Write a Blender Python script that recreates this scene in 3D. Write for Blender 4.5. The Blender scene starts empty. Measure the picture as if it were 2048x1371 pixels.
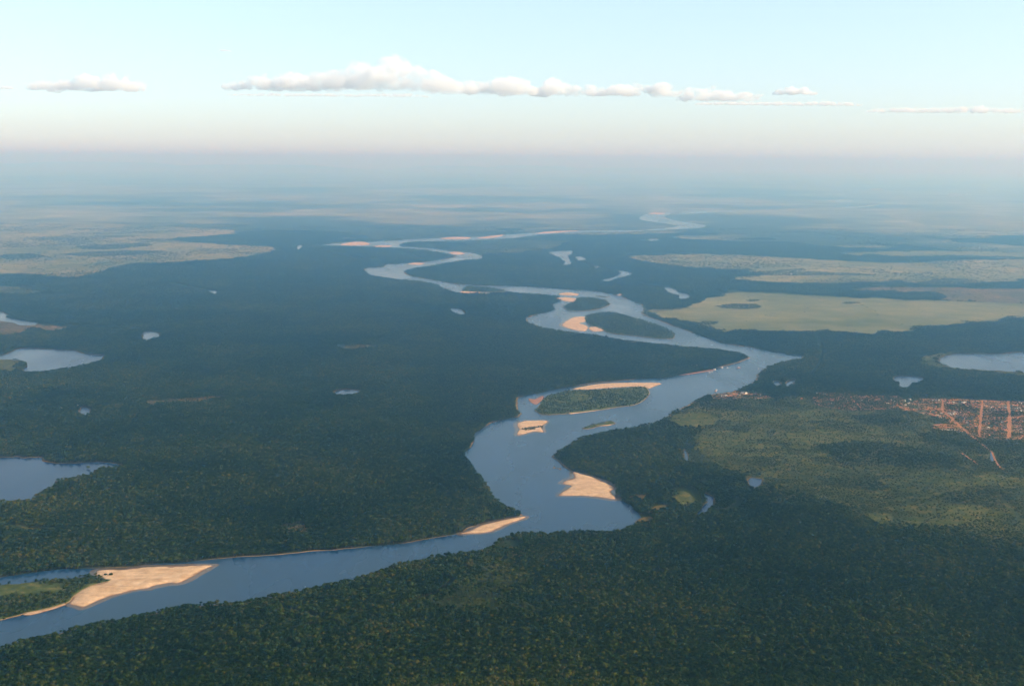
import bpy, bmesh, math, random
import numpy as np
from mathutils import Vector, Matrix
from mathutils.geometry import delaunay_2d_cdt

R = math.radians
rng = np.random.default_rng(7)
random.seed(7)
scene = bpy.context.scene
COL = scene.collection

# ------------------------------------------------------------------ camera
CAM_H = 1000.0
FPX = 2196.0                      # focal length in pixels of the 2048 px wide photograph
HORIZON = 320.0                   # row of the photograph at eye level, below the middle column
PITCH = math.atan((685.5 - HORIZON) / FPX)
ROLL = R(0.42)
cr0 = np.array([1.0, 0, 0]); cf = np.array([0, math.cos(PITCH), -math.sin(PITCH)])
cu0 = np.array([0, math.sin(PITCH), math.cos(PITCH)])
CR = cr0 * math.cos(ROLL) + cu0 * math.sin(ROLL)
CU = cu0 * math.cos(ROLL) - cr0 * math.sin(ROLL)
CF = cf
cam_data = bpy.data.cameras.new("camera")
cam = bpy.data.objects.new("camera", cam_data)
COL.objects.link(cam)
cam.matrix_world = Matrix(((CR[0], CU[0], -CF[0], 0), (CR[1], CU[1], -CF[1], 0), (CR[2], CU[2], -CF[2], CAM_H), (0, 0, 0, 1)))
cam_data.sensor_width = 36.0
cam_data.lens = 36.0 * FPX / 2048.0
cam_data.clip_start = 1.0
cam_data.clip_end = 600000.0
scene.camera = cam

# ------------------------------------------------------------------ sky, sun, exposure
SUN_EL, SUN_AZ = R(25), R(106)    # azimuth clockwise from +Y (the viewing direction)
world = bpy.data.worlds.new("World"); scene.world = world; world.use_nodes = True
wt = world.node_tree; wt.nodes.clear()
wo = wt.nodes.new("ShaderNodeOutputWorld"); wb = wt.nodes.new("ShaderNodeBackground")
sky = wt.nodes.new("ShaderNodeTexSky"); sky.sky_type = 'NISHITA'; sky.sun_disc = False
sky.sun_elevation = SUN_EL; sky.sun_rotation = SUN_AZ; sky.altitude = 900
sky.air_density = 1.0; sky.dust_density = 2.6; sky.ozone_density = 4.0
tc = wt.nodes.new("ShaderNodeTexCoord"); sx = wt.nodes.new("ShaderNodeSeparateXYZ"); cx_ = wt.nodes.new("ShaderNodeCombineXYZ")
ad = wt.nodes.new("ShaderNodeMath"); ad.operation = 'ADD'; ad.inputs[1].default_value = 0.012
mx = wt.nodes.new("ShaderNodeMath"); mx.operation = 'MAXIMUM'; mx.inputs[1].default_value = 0.036
L = wt.links.new
L(tc.outputs["Generated"], sx.inputs[0]); L(sx.outputs[2], ad.inputs[0]); L(ad.outputs[0], mx.inputs[0])
L(sx.outputs[0], cx_.inputs[0]); L(sx.outputs[1], cx_.inputs[1]); L(mx.outputs[0], cx_.inputs[2])
gm = wt.nodes.new("ShaderNodeGamma"); gm.inputs[1].default_value = 0.6
vm = wt.nodes.new("ShaderNodeVectorMath"); vm.operation = 'MULTIPLY'; vm.inputs[1].default_value = (2.58, 2.62, 2.46)
L(cx_.outputs[0], sky.inputs[0]); L(sky.outputs[0], gm.inputs[0]); L(gm.outputs[0], vm.inputs[0]); bl = wt.nodes.new("ShaderNodeMapRange"); bl.inputs[1].default_value = 0.002; bl.inputs[2].default_value = -0.008
ml = wt.nodes.new("ShaderNodeMix"); ml.data_type = 'RGBA'; ml.blend_type = 'MULTIPLY'; ml.inputs[7].default_value = (0.62, 0.86, 1.0, 1)  # blue tint below the horizon stands in for hazy land farther out
L(sx.outputs[2], bl.inputs[0]); L(bl.outputs[0], ml.inputs[0]); L(vm.outputs[0], ml.inputs[6]); L(ml.outputs[2], wb.inputs[0]); L(wb.outputs[0], wo.inputs[0])
wb.inputs[1].default_value = 0.15

sun_data = bpy.data.lights.new("sun", 'SUN'); sun_data.energy = 5.0; sun_data.angle = R(0.53); sun_data.color = (1.0, 0.83, 0.60)
sun = bpy.data.objects.new("sun", sun_data); COL.objects.link(sun)
sdir = Vector((math.sin(SUN_AZ) * math.cos(SUN_EL), math.cos(SUN_AZ) * math.cos(SUN_EL), math.sin(SUN_EL)))
sun.rotation_euler = sdir.to_track_quat('Z', 'Y').to_euler()
sun.location = (3000, -2000, 3000)
vs = scene.view_settings
vs.view_transform = 'Standard'; vs.look = 'None'; vs.gamma = 1.0; vs.exposure = 0.35
scene.cycles.max_bounces = 6; scene.cycles.diffuse_bounces = 2; scene.cycles.glossy_bounces = 2
scene.cycles.volume_bounces = 16; scene.cycles.max_bounces = 20
scene.cycles.use_denoising = True
scene.cycles.sample_clamp_indirect = 4.0

# ------------------------------------------------------------------ projection helpers
def ray(px, py):
    a = (np.asarray(px, float) - 1024.0) / FPX; b = -(np.asarray(py, float) - 685.5) / FPX
    return CF[None] + a[:, None] * CR[None] + b[:, None] * CU[None]

def ground(px, py, z=0.0):
    """the point of the plain (at height z) that the photograph shows at a pixel"""
    px = np.atleast_1d(px).astype(float); py = np.atleast_1d(py).astype(float)
    d = ray(px, py)
    t = (np.asarray(z, float) - CAM_H) / d[:, 2]
    p = d * t[:, None]
    return p[:, :2]

def project(x, y, z=0.0):
    v = np.stack([x, y, np.broadcast_to(np.asarray(z, float) - CAM_H, np.shape(x))], -1)
    w = v @ CF
    return 1024 + FPX * (v @ CR) / w, 685.5 - FPX * (v @ CU) / w, w

def catmull(P, n):
    P = np.asarray(P, float); out = []
    m = len(P)
    for i in range(m):
        p0, p1, p2, p3 = P[i - 1], P[i], P[(i + 1) % m], P[(i + 2) % m]
        for k in range(n):
            t = k / n
            out.append(0.5 * ((2 * p1) + (p2 - p0) * t + (2 * p0 - 5 * p1 + 4 * p2 - p3) * t * t + (3 * p1 - p0 - 3 * p2 + p3) * t ** 3))
    return np.array(out)

def outline(pts, lift=None, top=12.0, rough=3.0, sub=3, seed=0):
    """photograph outline -> outline on the plain. lift 'near': the near shore is hidden by trees of height top; 'far': the far shore of an island is"""
    P = catmull(pts, sub)
    z = np.zeros(len(P))
    if lift:
        t = np.roll(P, -1, 0) - np.roll(P, 1, 0)
        nrm = np.stack([t[:, 1], -t[:, 0]], 1)
        area = 0.5 * np.sum(P[:, 0] * np.roll(P[:, 1], -1) - np.roll(P[:, 0], -1) * P[:, 1])
        if area < 0: nrm = -nrm
        ny = nrm[:, 1] / (np.linalg.norm(nrm, axis=1) + 1e-9)
        w = np.clip((ny if lift == 'near' else -ny) * 2.0, 0, 1)
        z = top * w
    W = ground(P[:, 0], P[:, 1], z)
    if rough:
        r = np.random.default_rng(seed + len(pts))
        # subdivide long edges, then roughen the shore
        out = []
        for i in range(len(W)):
            a, b = W[i], W[(i + 1) % len(W)]
            k = int(np.clip(np.linalg.norm(b - a) / 18.0, 1, 6))
            for j in range(k): out.append(a + (b - a) * j / k)
        W = np.array(out)
        dist = np.hypot(W[:, 0], W[:, 1])
        n1 = r.normal(size=(len(W), 2)); n1 = (n1 + np.roll(n1, 1, 0)) * 0.6
        W = W + n1 * (rough * np.clip(dist / 5000.0, 0.7, 2.0))[:, None]
    return W

def inside(x, y, W):
    x = np.asarray(x); y = np.asarray(y)
    res = np.zeros(x.shape, bool)
    bb = (x >= W[:, 0].min()) & (x <= W[:, 0].max()) & (y >= W[:, 1].min()) & (y <= W[:, 1].max())
    idx = np.nonzero(bb)[0]
    if len(idx) == 0: return res
    xs, ys = x[idx], y[idx]; c = np.zeros(len(idx), bool)
    x0, y0 = W[:, 0], W[:, 1]; x1, y1 = np.roll(x0, -1), np.roll(y0, -1)
    for a, b, e, f in zip(x0, y0, x1, y1):
        if b == f: continue
        m = (b > ys) != (f > ys)
        c ^= m & (xs < (e - a) * (ys - b) / (f - b) + a)
    res[idx] = c
    return res

def edge_dist(x, y, W):
    d = np.full(np.shape(x), 1e18)
    for a, b in zip(W, np.roll(W, -1, 0)):
        v = b - a; l2 = v @ v + 1e-9
        t = np.clip(((x - a[0]) * v[0] + (y - a[1]) * v[1]) / l2, 0, 1)
        d = np.minimum(d, (x - a[0] - t * v[0]) ** 2 + (y - a[1] - t * v[1]) ** 2)
    return np.sqrt(d)

# value noise in numpy for relief and clustering
_T = rng.random((256, 256))
def vnoise(x, y, s):
    x = np.asarray(x) / s; y = np.asarray(y) / s
    i = np.floor(x).astype(int); j = np.floor(y).astype(int); u = x - i; v = y - j
    u = u * u * (3 - 2 * u); v = v * v * (3 - 2 * v)
    g = lambda a, b: _T[a & 255, b & 255]
    return (g(i, j) * (1 - u) + g(i + 1, j) * u) * (1 - v) + (g(i, j + 1) * (1 - u) + g(i + 1, j + 1) * u) * v
def fnoise(x, y, s, o=3):
    return sum(vnoise(x + 31.7 * k, y - 17.3 * k, s / 2 ** k) / 2 ** k for k in range(o)) / sum(1 / 2 ** k for k in range(o))

# ------------------------------------------------------------------ materials
def mat(name):
    m = bpy.data.materials.new(name); m.use_nodes = True
    nt = m.node_tree; nt.nodes.clear()
    out = nt.nodes.new("ShaderNodeOutputMaterial")
    return m, nt, out

def N(nt, kind, **kw):
    n = nt.nodes.new(kind)
    for k, v in kw.items(): setattr(n, k, v)
    return n

def noise(nt, scale, detail=3.0, rough=0.55, vec=None):
    n = N(nt, "ShaderNodeTexNoise"); n.inputs["Scale"].default_value = scale
    n.inputs["Detail"].default_value = detail; n.inputs["Roughness"].default_value = rough
    if vec is not None: nt.links.new(vec, n.inputs["Vector"])
    return n.outputs["Fac"]

def ramp(nt, fac, stops):
    r = N(nt, "ShaderNodeValToRGB"); e = r.color_ramp.elements
    while len(e) < len(stops): e.new(0.5)
    for k, (p, c) in enumerate(stops):
        e[k].position = p; e[k].color = (*c, 1) if len(c) == 3 else c
    nt.links.new(fac, r.inputs[0]); return r.outputs[0]

def mixc(nt, fac, a, b, mode='MIX'):
    m = N(nt, "ShaderNodeMix", data_type='RGBA', blend_type=mode)
    for s, v in ((0, fac), (6, a), (7, b)):
        if isinstance(v, (int, float)): m.inputs[s].default_value = v
        elif isinstance(v, tuple): m.inputs[s].default_value = (*v, 1)
        else: nt.links.new(v, m.inputs[s])
    return m.outputs[2]

def math_(nt, op, a, b=0.0):
    m = N(nt, "ShaderNodeMath", operation=op)
    for s, v in ((0, a), (1, b)):
        if isinstance(v, (int, float)): m.inputs[s].default_value = v
        else: nt.links.new(v, m.inputs[s])
    return m.outputs[0]

def pos(nt): return N(nt, "ShaderNodeNewGeometry").outputs["Position"]

def principled(nt, out, color, rough=0.9, spec=0.1):
    b = N(nt, "ShaderNodeBsdfPrincipled")
    if isinstance(color, tuple): b.inputs["Base Color"].default_value = (*color, 1)
    else: nt.links.new(color, b.inputs["Base Color"])
    b.inputs["Roughness"].default_value = rough; b.inputs["Specular IOR Level"].default_value = spec
    nt.links.new(b.outputs[0], out.inputs[0]); return b

def diffuse(nt, out, color):
    b = N(nt, "ShaderNodeBsdfDiffuse"); nt.links.new(color, b.inputs[0]); nt.links.new(b.outputs[0], out.inputs[0]); return b

# the plain: dark forest floor and far woods with paler grassland in large patches, growing paler with distance to imitate haze
M_ground, nt, out = mat("plain_soil_and_woods")
P = pos(nt)
sp = N(nt, "ShaderNodeSeparateXYZ"); nt.links.new(P, sp.inputs[0])
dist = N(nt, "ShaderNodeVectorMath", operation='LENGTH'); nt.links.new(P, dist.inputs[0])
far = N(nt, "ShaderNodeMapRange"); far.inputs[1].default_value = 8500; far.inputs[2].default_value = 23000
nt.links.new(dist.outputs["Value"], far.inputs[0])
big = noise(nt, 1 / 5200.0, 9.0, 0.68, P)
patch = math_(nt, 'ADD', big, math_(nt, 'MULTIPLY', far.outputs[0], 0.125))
pm = ramp(nt, patch, [(0.55, (0, 0, 0)), (0.67, (1, 1, 1))])
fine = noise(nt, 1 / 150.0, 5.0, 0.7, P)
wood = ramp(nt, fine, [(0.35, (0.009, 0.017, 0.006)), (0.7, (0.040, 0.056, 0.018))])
gras = ramp(nt, noise(nt, 1 / 900.0, 6.0, 0.7, P), [(0.3, (0.12, 0.13, 0.06)), (0.5, (0.22, 0.21, 0.11)), (0.72, (0.42, 0.35, 0.22))])
wood2 = mixc(nt, math_(nt, 'MULTIPLY', far.outputs[0], 0.75), wood, ramp(nt, fine, [(0.3, (0.045, 0.06, 0.03)), (0.7, (0.12, 0.125, 0.065))]))  # far woods lightened with distance, haze put into their colour
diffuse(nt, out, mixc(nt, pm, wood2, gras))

def grass_mat(name, c0, c1, c2, s=60.0):
    m, nt, out = mat(name); P = pos(nt)
    a = ramp(nt, noise(nt, 1 / s, 5, 0.65, P), [(0.25, c0), (0.5, c1), (0.75, c2)])
    b = ramp(nt, noise(nt, 1 / (s * 7), 4, 0.6, P), [(0.3, (0.46, 0.58, 0.48)), (0.7, (1.40, 1.22, 1.05))])
    diffuse(nt, out, mixc(nt, 1.0, a, b, 'MULTIPLY')); return m
M_meadow = grass_mat("green_meadow_grass", (0.030, 0.046, 0.011), (0.074, 0.084, 0.021), (0.21, 0.155, 0.05), 26)
M_scrub = grass_mat("scrub_grass", (0.020, 0.034, 0.009), (0.060, 0.070, 0.018), (0.17, 0.125, 0.04), 28)
M_field = grass_mat("pale_field_grass", (0.125, 0.135, 0.060), (0.175, 0.172, 0.076), (0.26, 0.215, 0.108), 200)
M_savanna = grass_mat("dry_savanna_grass", (0.09, 0.11, 0.042), (0.20, 0.185, 0.08), (0.34, 0.26, 0.13), 160)
M_brown = grass_mat("brown_marsh_grass", (0.06, 0.058, 0.022), (0.12, 0.09, 0.036), (0.22, 0.14, 0.06), 45)
M_islandfloor = grass_mat("island_floor", (0.03, 0.045, 0.015), (0.07, 0.085, 0.025), (0.16, 0.14, 0.05), 30)

M_bank = grass_mat("eroded_bank_soil", (0.10, 0.075, 0.04), (0.22, 0.155, 0.085), (0.36, 0.25, 0.14), 20)
# red laterite soil of the town, and its roads
M_town, nt, out = mat("town_soil"); P = pos(nt)
a = ramp(nt, noise(nt, 1 / 55.0, 5, 0.7, P), [(0.42, (0.045, 0.058, 0.02)), (0.50, (0.20, 0.125, 0.05)), (0.62, (0.46, 0.185, 0.065))])
diffuse(nt, out, a)
M_road, nt, out = mat("red_dirt_road"); P = pos(nt)
diffuse(nt, out, ramp(nt, noise(nt, 1 / 14.0, 5, 0.7, P), [(0.3, (0.32, 0.135, 0.055)), (0.7, (0.52, 0.225, 0.095))]))

# sand and island ground: bare sand low down, damp brown at the waterline
def sand_mat(name, dry0, dry1, wet, floor=None, h0=1.35, h1=1.9):
    m, nt, out = mat(name); P = pos(nt)
    sp = N(nt, "ShaderNodeSeparateXYZ"); nt.links.new(P, sp.inputs[0])
    n1 = noise(nt, 1 / 22.0, 6, 0.65, P)
    dry = ramp(nt, n1, [(0.3, dry0), (0.65, dry1)])
    streak = N(nt, "ShaderNodeMapping"); streak.inputs["Scale"].default_value = (0.012, 0.10, 0.1); streak.inputs["Rotation"].default_value = (0, 0, 0.5)
    nt.links.new(P, streak.inputs[0])
    st = ramp(nt, noise(nt, 1.0, 4, 0.6, streak.outputs[0]), [(0.42, (1, 1, 1)), (0.62, (0.72, 0.66, 0.60))])
    dry = mixc(nt, 0.55, dry, mixc(nt, 1.0, dry, st, 'MULTIPLY'))
    hz = math_(nt, 'ADD', sp.outputs[2], math_(nt, 'MULTIPLY', math_(nt, 'SUBTRACT', n1, 0.5), 0.9))
    w = N(nt, "ShaderNodeMapRange"); w.inputs[1].default_value = 0.66; w.inputs[2].default_value = 1.7
    nt.links.new(hz, w.inputs[0])
    c = mixc(nt, w.outputs[0], wet, dry)
    if floor:
        f = N(nt, "ShaderNodeMapRange"); f.inputs[1].default_value = h0; f.inputs[2].default_value = h1
        nt.links.new(hz, f.inputs[0])
        fl = ramp(nt, noise(nt, 1 / 35.0, 5, 0.65, P), [(0.3, (0.03, 0.045, 0.014)), (0.55, (0.075, 0.09, 0.026)), (0.72, (0.20, 0.16, 0.06))])
        c = mixc(nt, f.outputs[0], c, fl)
    diffuse(nt, out, c); return m
M_sand = sand_mat("pale_river_sand", (0.46, 0.29, 0.165), (0.68, 0.46, 0.275), (0.17, 0.09, 0.055))
M_mud = sand_mat("reddish_mud", (0.30, 0.15, 0.10), (0.38, 0.20, 0.13), (0.15, 0.08, 0.055))
M_island = sand_mat("island_soil_with_sandy_rim", (0.35, 0.23, 0.12), (0.5, 0.34, 0.2), (0.12, 0.08, 0.05), floor=True)

# water
def water_mat(name, base, base2, rough):
    m, nt, out = mat(name); P = pos(nt)
    mp = N(nt, "ShaderNodeMapping"); mp.inputs["Scale"].default_value = (1 / 260.0, 1 / 700.0, 1.0); mp.inputs["Rotation"].default_value = (0, 0, 0.4)
    nt.links.new(P, mp.inputs[0])
    n = noise(nt, 1.0, 4, 0.6, mp.outputs[0])
    c = ramp(nt, n, [(0.3, base), (0.7, base2)])
    b = principled(nt, out, c, rough, 0.5); b.inputs["IOR"].default_value = 1.333
    rr = N(nt, "ShaderNodeMapRange"); rr.inputs[1].default_value = 0.3; rr.inputs[2].default_value = 0.7
    rr.inputs[3].default_value = rough * 0.7; rr.inputs[4].default_value = rough * 1.5
    nt.links.new(n, rr.inputs[0]); nt.links.new(rr.outputs[0], b.inputs["Roughness"])
    bp = N(nt, "ShaderNodeBump"); bp.inputs["Strength"].default_value = 0.12; bp.inputs["Distance"].default_value = 0.6
    nt.links.new(noise(nt, 1 / 5.0, 2, 0.5, P), bp.inputs["Height"]); nt.links.new(bp.outputs[0], b.inputs["Normal"])
    return m
M_river = water_mat("silty_sky_tinted_river", (0.003, 0.034, 0.088), (0.020, 0.052, 0.086), 0.24)  # river and lake base colours made blue to stand in for reflected sky
M_lake = water_mat("dark_lake_water", (0.001, 0.018, 0.060), (0.003, 0.026, 0.072), 0.2)

# foliage: tint of each tree comes from a per-tree attribute, drifting over the land
def foliage_mat(name, lo, mid, hi, odd):
    m, nt, out = mat(name); P = pos(nt)
    at = N(nt, "ShaderNodeAttribute", attribute_name="tint", attribute_type='GEOMETRY')
    drift = math_(nt, 'MULTIPLY', math_(nt, 'SUBTRACT', noise(nt, 1 / 420.0, 5, 0.6, P), 0.5), 1.5)
    small = math_(nt, 'MULTIPLY', math_(nt, 'SUBTRACT', noise(nt, 1 / 7.0, 2, 0.6, P), 0.5), 0.7)
    mid_ = math_(nt, 'MULTIPLY', math_(nt, 'SUBTRACT', noise(nt, 1 / 48.0, 3, 0.6, P), 0.5), 1.1)
    f = math_(nt, 'ADD', math_(nt, 'ADD', math_(nt, 'ADD', at.outputs["Fac"], drift), small), mid_)
    c = ramp(nt, f, [(0.05, lo), (0.5, mid), (0.86, hi), (1.0, odd)])
    zone = ramp(nt, noise(nt, 1 / 1300.0, 4, 0.6, P), [(0.34, (0.62, 0.80, 0.85)), (0.5, (1, 1, 1)), (0.66, (1.5, 1.28, 0.85))])
    c = mixc(nt, 1.0, c, zone, 'MULTIPLY')
    d = N(nt, "ShaderNodeBsdfDiffuse"); nt.links.new(c, d.inputs[0])
    t = N(nt, "ShaderNodeBsdfTranslucent"); nt.links.new(c, t.inputs[0])
    mx = N(nt, "ShaderNodeMixShader"); mx.inputs[0].default_value = 0.08
    nt.links.new(d.outputs[0], mx.inputs[1]); nt.links.new(t.outputs[0], mx.inputs[2]); nt.links.new(mx.outputs[0], out.inputs[0])
    return m
M_leaf = foliage_mat("broadleaf_foliage", (0.0042, 0.013, 0.0026), (0.018, 0.036, 0.0055), (0.050, 0.064, 0.011), (0.066, 0.062, 0.014))
M_palm = foliage_mat("palm_foliage", (0.012, 0.026, 0.008), (0.034, 0.050, 0.014), (0.085, 0.092, 0.030), (0.13, 0.12, 0.05))
M_bark, nt, out = mat("grey_brown_bark"); P = pos(nt)
diffuse(nt, out, ramp(nt, noise(nt, 0.8, 4, 0.6, P), [(0.3, (0.06, 0.045, 0.03)), (0.7, (0.16, 0.13, 0.10))]))

def paint(name, c, rough=0.7, var=0.25):
    m, nt, out = mat(name); P = pos(nt)
    lo = tuple(v * (1 - var) for v in c)
    principled(nt, out, ramp(nt, noise(nt, 0.35, 4, 0.65, P), [(0.3, lo), (0.65, c)]), rough, 0.3); return m
M_wallw = paint("whitewashed_wall", (0.70, 0.64, 0.55)); M_wallc = paint("cream_wall", (0.72, 0.56, 0.36)); M_wallb = paint("bare_brick_wall", (0.45, 0.22, 0.13))
M_roofr = paint("clay_tile_roof", (0.50, 0.17, 0.08), 0.85, 0.35); M_roofw = paint("white_sheet_roof", (0.70, 0.66, 0.60), 0.5); M_roofg = paint("grey_fibre_cement_roof", (0.42, 0.40, 0.38), 0.8)
M_roofd = paint("dark_thatch_roof", (0.16, 0.11, 0.07), 0.9)
M_hull = paint("white_boat_paint", (0.62, 0.58, 0.54), 0.5); M_hullr = paint("rust_red_hull_paint", (0.32, 0.10, 0.06), 0.6); M_dark = paint("dark_window_glass", (0.03, 0.035, 0.04), 0.2)
M_wood = paint("grey_timber_deck", (0.28, 0.21, 0.15), 0.8)

# ------------------------------------------------------------------ object helpers
def link(o, parent=None):
    COL.objects.link(o)
    if parent is not None: o.parent = parent
    return o

def mesh_np(name, V, F, mats, matidx=None, tint=None, smooth=False):
    """triangle mesh from numpy arrays"""
    me = bpy.data.meshes.new(name); V = np.asarray(V, np.float32); F = np.asarray(F, np.int32)
    me.vertices.add(len(V)); me.vertices.foreach_set("co", V.ravel())
    me.loops.add(F.size); me.loops.foreach_set("vertex_index", F.ravel())
    me.polygons.add(len(F)); me.polygons.foreach_set("loop_start", np.arange(0, F.size, 3, dtype=np.int32))
    me.polygons.foreach_set("loop_total", np.full(len(F), 3, np.int32))
    for m in (mats if isinstance(mats, (list, tuple)) else [mats]): me.materials.append(m)
    if matidx is not None: me.polygons.foreach_set("material_index", np.asarray(matidx, np.int32))
    if smooth: me.polygons.foreach_set("use_smooth", np.ones(len(F), bool))
    if tint is not None:
        a = me.attributes.new("tint", 'FLOAT', 'POINT'); a.data.foreach_set("value", np.asarray(tint, np.float32))
    me.update(calc_edges=True); me.validate()
    return me

def tag(o, label=None, cat=None, group=None, kind=None):
    if label: o["label"] = label
    if cat: o["category"] = cat
    if group: o["group"] = group
    if kind: o["kind"] = kind
    return o

def sheet(name, W, z, m, kind="structure", label=None):
    vo, _, fo, _, _, _ = delaunay_2d_cdt([Vector((float(p[0]), float(p[1]))) for p in W], [], [list(range(len(W)))], 1, 1e-3)
    q = np.array([(v.x, v.y) for v in vo]); V = np.column_stack([q, np.full(len(q), z)])
    F = np.array([t if (q[t[1]][0] - q[t[0]][0]) * (q[t[2]][1] - q[t[0]][1]) - (q[t[1]][1] - q[t[0]][1]) * (q[t[2]][0] - q[t[0]][0]) > 0 else t[::-1] for t in fo if len(t) == 3])
    o = link(bpy.data.objects.new(name, mesh_np(name, V, F, m)))
    tag(o, label=label, kind=kind); return o

# ================================================================== THE SETTING
# one sheet of ground to the horizon
gx = np.linspace(-130000, 130000, 53); gy = np.linspace(-12000, 112000, 32)
GX, GY = np.meshgrid(gx, gy); V = np.column_stack([GX.ravel(), GY.ravel(), np.zeros(GX.size)])
nx_, ny_ = len(gx), len(gy); F = []
for j in range(ny_ - 1):
    for i in range(nx_ - 1):
        a = j * nx_ + i; F += [(a, a + 1, a + nx_ + 1), (a, a + nx_ + 1, a + nx_)]
tag(link(bpy.data.objects.new("ground", mesh_np("ground", V, F, M_ground))), kind="structure")

# distant table hills on the horizon
def hills(seed, x0, x1, y0, peaks, depth):
    r = np.random.default_rng(seed)
    n, m = 160, 9
    xs = np.linspace(x0, x1, n); prof = np.zeros(n)
    for px, w, h in peaks: prof = np.maximum(prof, h * np.clip(1.6 - np.abs(xs - px) / w * 1.6, 0, 1))
    prof *= 0.85 + 0.3 * fnoise(xs, xs * 0 + seed * 99, 9000)
    V, F = [], []
    for j in range(m):
        t = j / (m - 1); k = min(1.0, 2.4 * math.sin(math.pi * t))
        for i in range(n): V.append((xs[i], y0 + depth * t, max(-5.0, prof[i] * k - 6)))
    for j in range(m - 1):
        for i in range(n - 1):
            a = j * n + i; F += [(a, a + 1, a + n + 1), (a, a + n + 1, a + n)]
    o = link(bpy.data.objects.new("hills", mesh_np("hills", V, F, M_ground, smooth=True))); tag(o, kind="structure")
hills(1, -60000, -6000, 88000, [(-35000, 9000, 640), (-48000, 9000, 430), (-22000, 11000, 470)], 12000)
hills(2, -14000, 30000, 98000, [(2000, 7000, 520), (11000, 8000, 420), (-6000, 6000, 400)], 9000)

# ---- water outlines traced on the plain
RIVER_A = [(-420,1205),(-150,1172),(0,1153),(100,1141),(150,1137),(234,1135),(300,1128),(385,1122),(469,1115),(600,1105),(660,1100),(722,1094),(790,1088),(850,1078),(920,1066),(945,1053),(1000,1040),(1049,1032),(1040,1017),(1010,1003),(985,985),(975,965),(960,947),(945,925),(930,914),(933,902),(945,890),(948,876),(951,866),(965,856),(985,845),(1010,838),(1040,832),(1042,824),(1036,810),(1036,797),(1045,793),(1060,789),(1080,785),(1110,779),(1140,774),(1165,770),(1200,765),(1245,761),(1285,757),(1330,756),(1375,747),(1420,740),(1450,732),(1480,724),(1499,717),(1500,710),(1485,705),(1440,697),(1400,693),(1350,688),(1300,683),(1250,677),(1200,669),(1150,663),(1100,655),(1075,648),(1056,640),(1060,634),(1080,627),(1100,622),(1112,617),(1105,609),(1118,604),(1128,598),(1118,591),(1095,588),(1050,585),(1010,582),(970,584),(920,584),(900,578),(885,573),(870,566),(845,561),(810,558),(775,554),(745,549),(735,544),(730,538),(738,535),(755,535),(772,528),(790,528),(815,526),(850,524),(880,520),(905,515),(912,512),(905,508),(880,503),(862,500),(866,497),(885,500),(905,503),(935,505),(955,509),(966,514),(955,517),(920,520),(890,525),(860,530),(825,535),(808,541),(812,548),(830,554),(870,561),(910,568),(960,571),(1020,572),(1060,573),(1130,578),(1190,583),(1230,590),(1255,598),(1270,605),(1287,612),(1285,620),(1283,628),(1292,633),(1315,640),(1340,650),(1370,660),(1395,669),(1420,677),(1445,686),(1480,692),(1520,698),(1560,706),(1604,712),(1590,716),(1560,722),(1535,729),(1521,737),(1515,746),(1510,755),(1490,768),(1460,779),(1430,782),(1410,786),(1390,796),(1370,807),(1340,823),(1320,838),(1280,847),(1230,856),(1190,864),(1170,869),(1140,880),(1120,893),(1105,904),(1100,910),(1115,921),(1130,935),(1145,943),(1165,946),(1190,954),(1215,964),(1229,975),(1230,986),(1240,998),(1260,1010),(1275,1025),(1281,1033),(1268,1043),(1250,1052),(1230,1057),(1170,1058),(1100,1060),(1040,1061),(1010,1068),(985,1081),(960,1095),(920,1100),(870,1106),(830,1115),(790,1125),(750,1137),(715,1147),(690,1155),(650,1165),(610,1172),(540,1185),(480,1195),(410,1200),(350,1206),(310,1215),(260,1225),(200,1235),(150,1247),(110,1260),(60,1272),(0,1288),(-150,1325),(-420,1400)]
RIVER_B = [(645,489.5),(670,487),(700,485),(760,482),(800,480),(850,477.5),(905,475.5),(920,477.5),(880,480.5),(855,480.5),(825,482.5),(808,485),(797,489),(805,492.5),(830,494.5),(866,497),(868,500),(830,497),(790,494.5),(755,493.5),(720,491.5),(690,491)]
RIVER_C = [(890,476),(955,473.5),(1005,470),(1060,466),(1100,463),(1150,461.5),(1200,460),(1246,460.5),(1290,460),(1246,463),(1190,463.5),(1140,465),(1080,468),(1040,473),(1000,476),(950,478.5),(900,479.5)]
RIVER_D = [(1278,437),(1290,429),(1300,426),(1342,426),(1328,432),(1340,438),(1370,444),(1395,448),(1412,451),(1395,455),(1350,457),(1290,459.5),(1356,453),(1340,447),(1310,443)]
RIVER_E = [(1360,426),(1385,422),(1425,422.3),(1470,420.5),(1425,424.3),(1390,425.8)]
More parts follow.
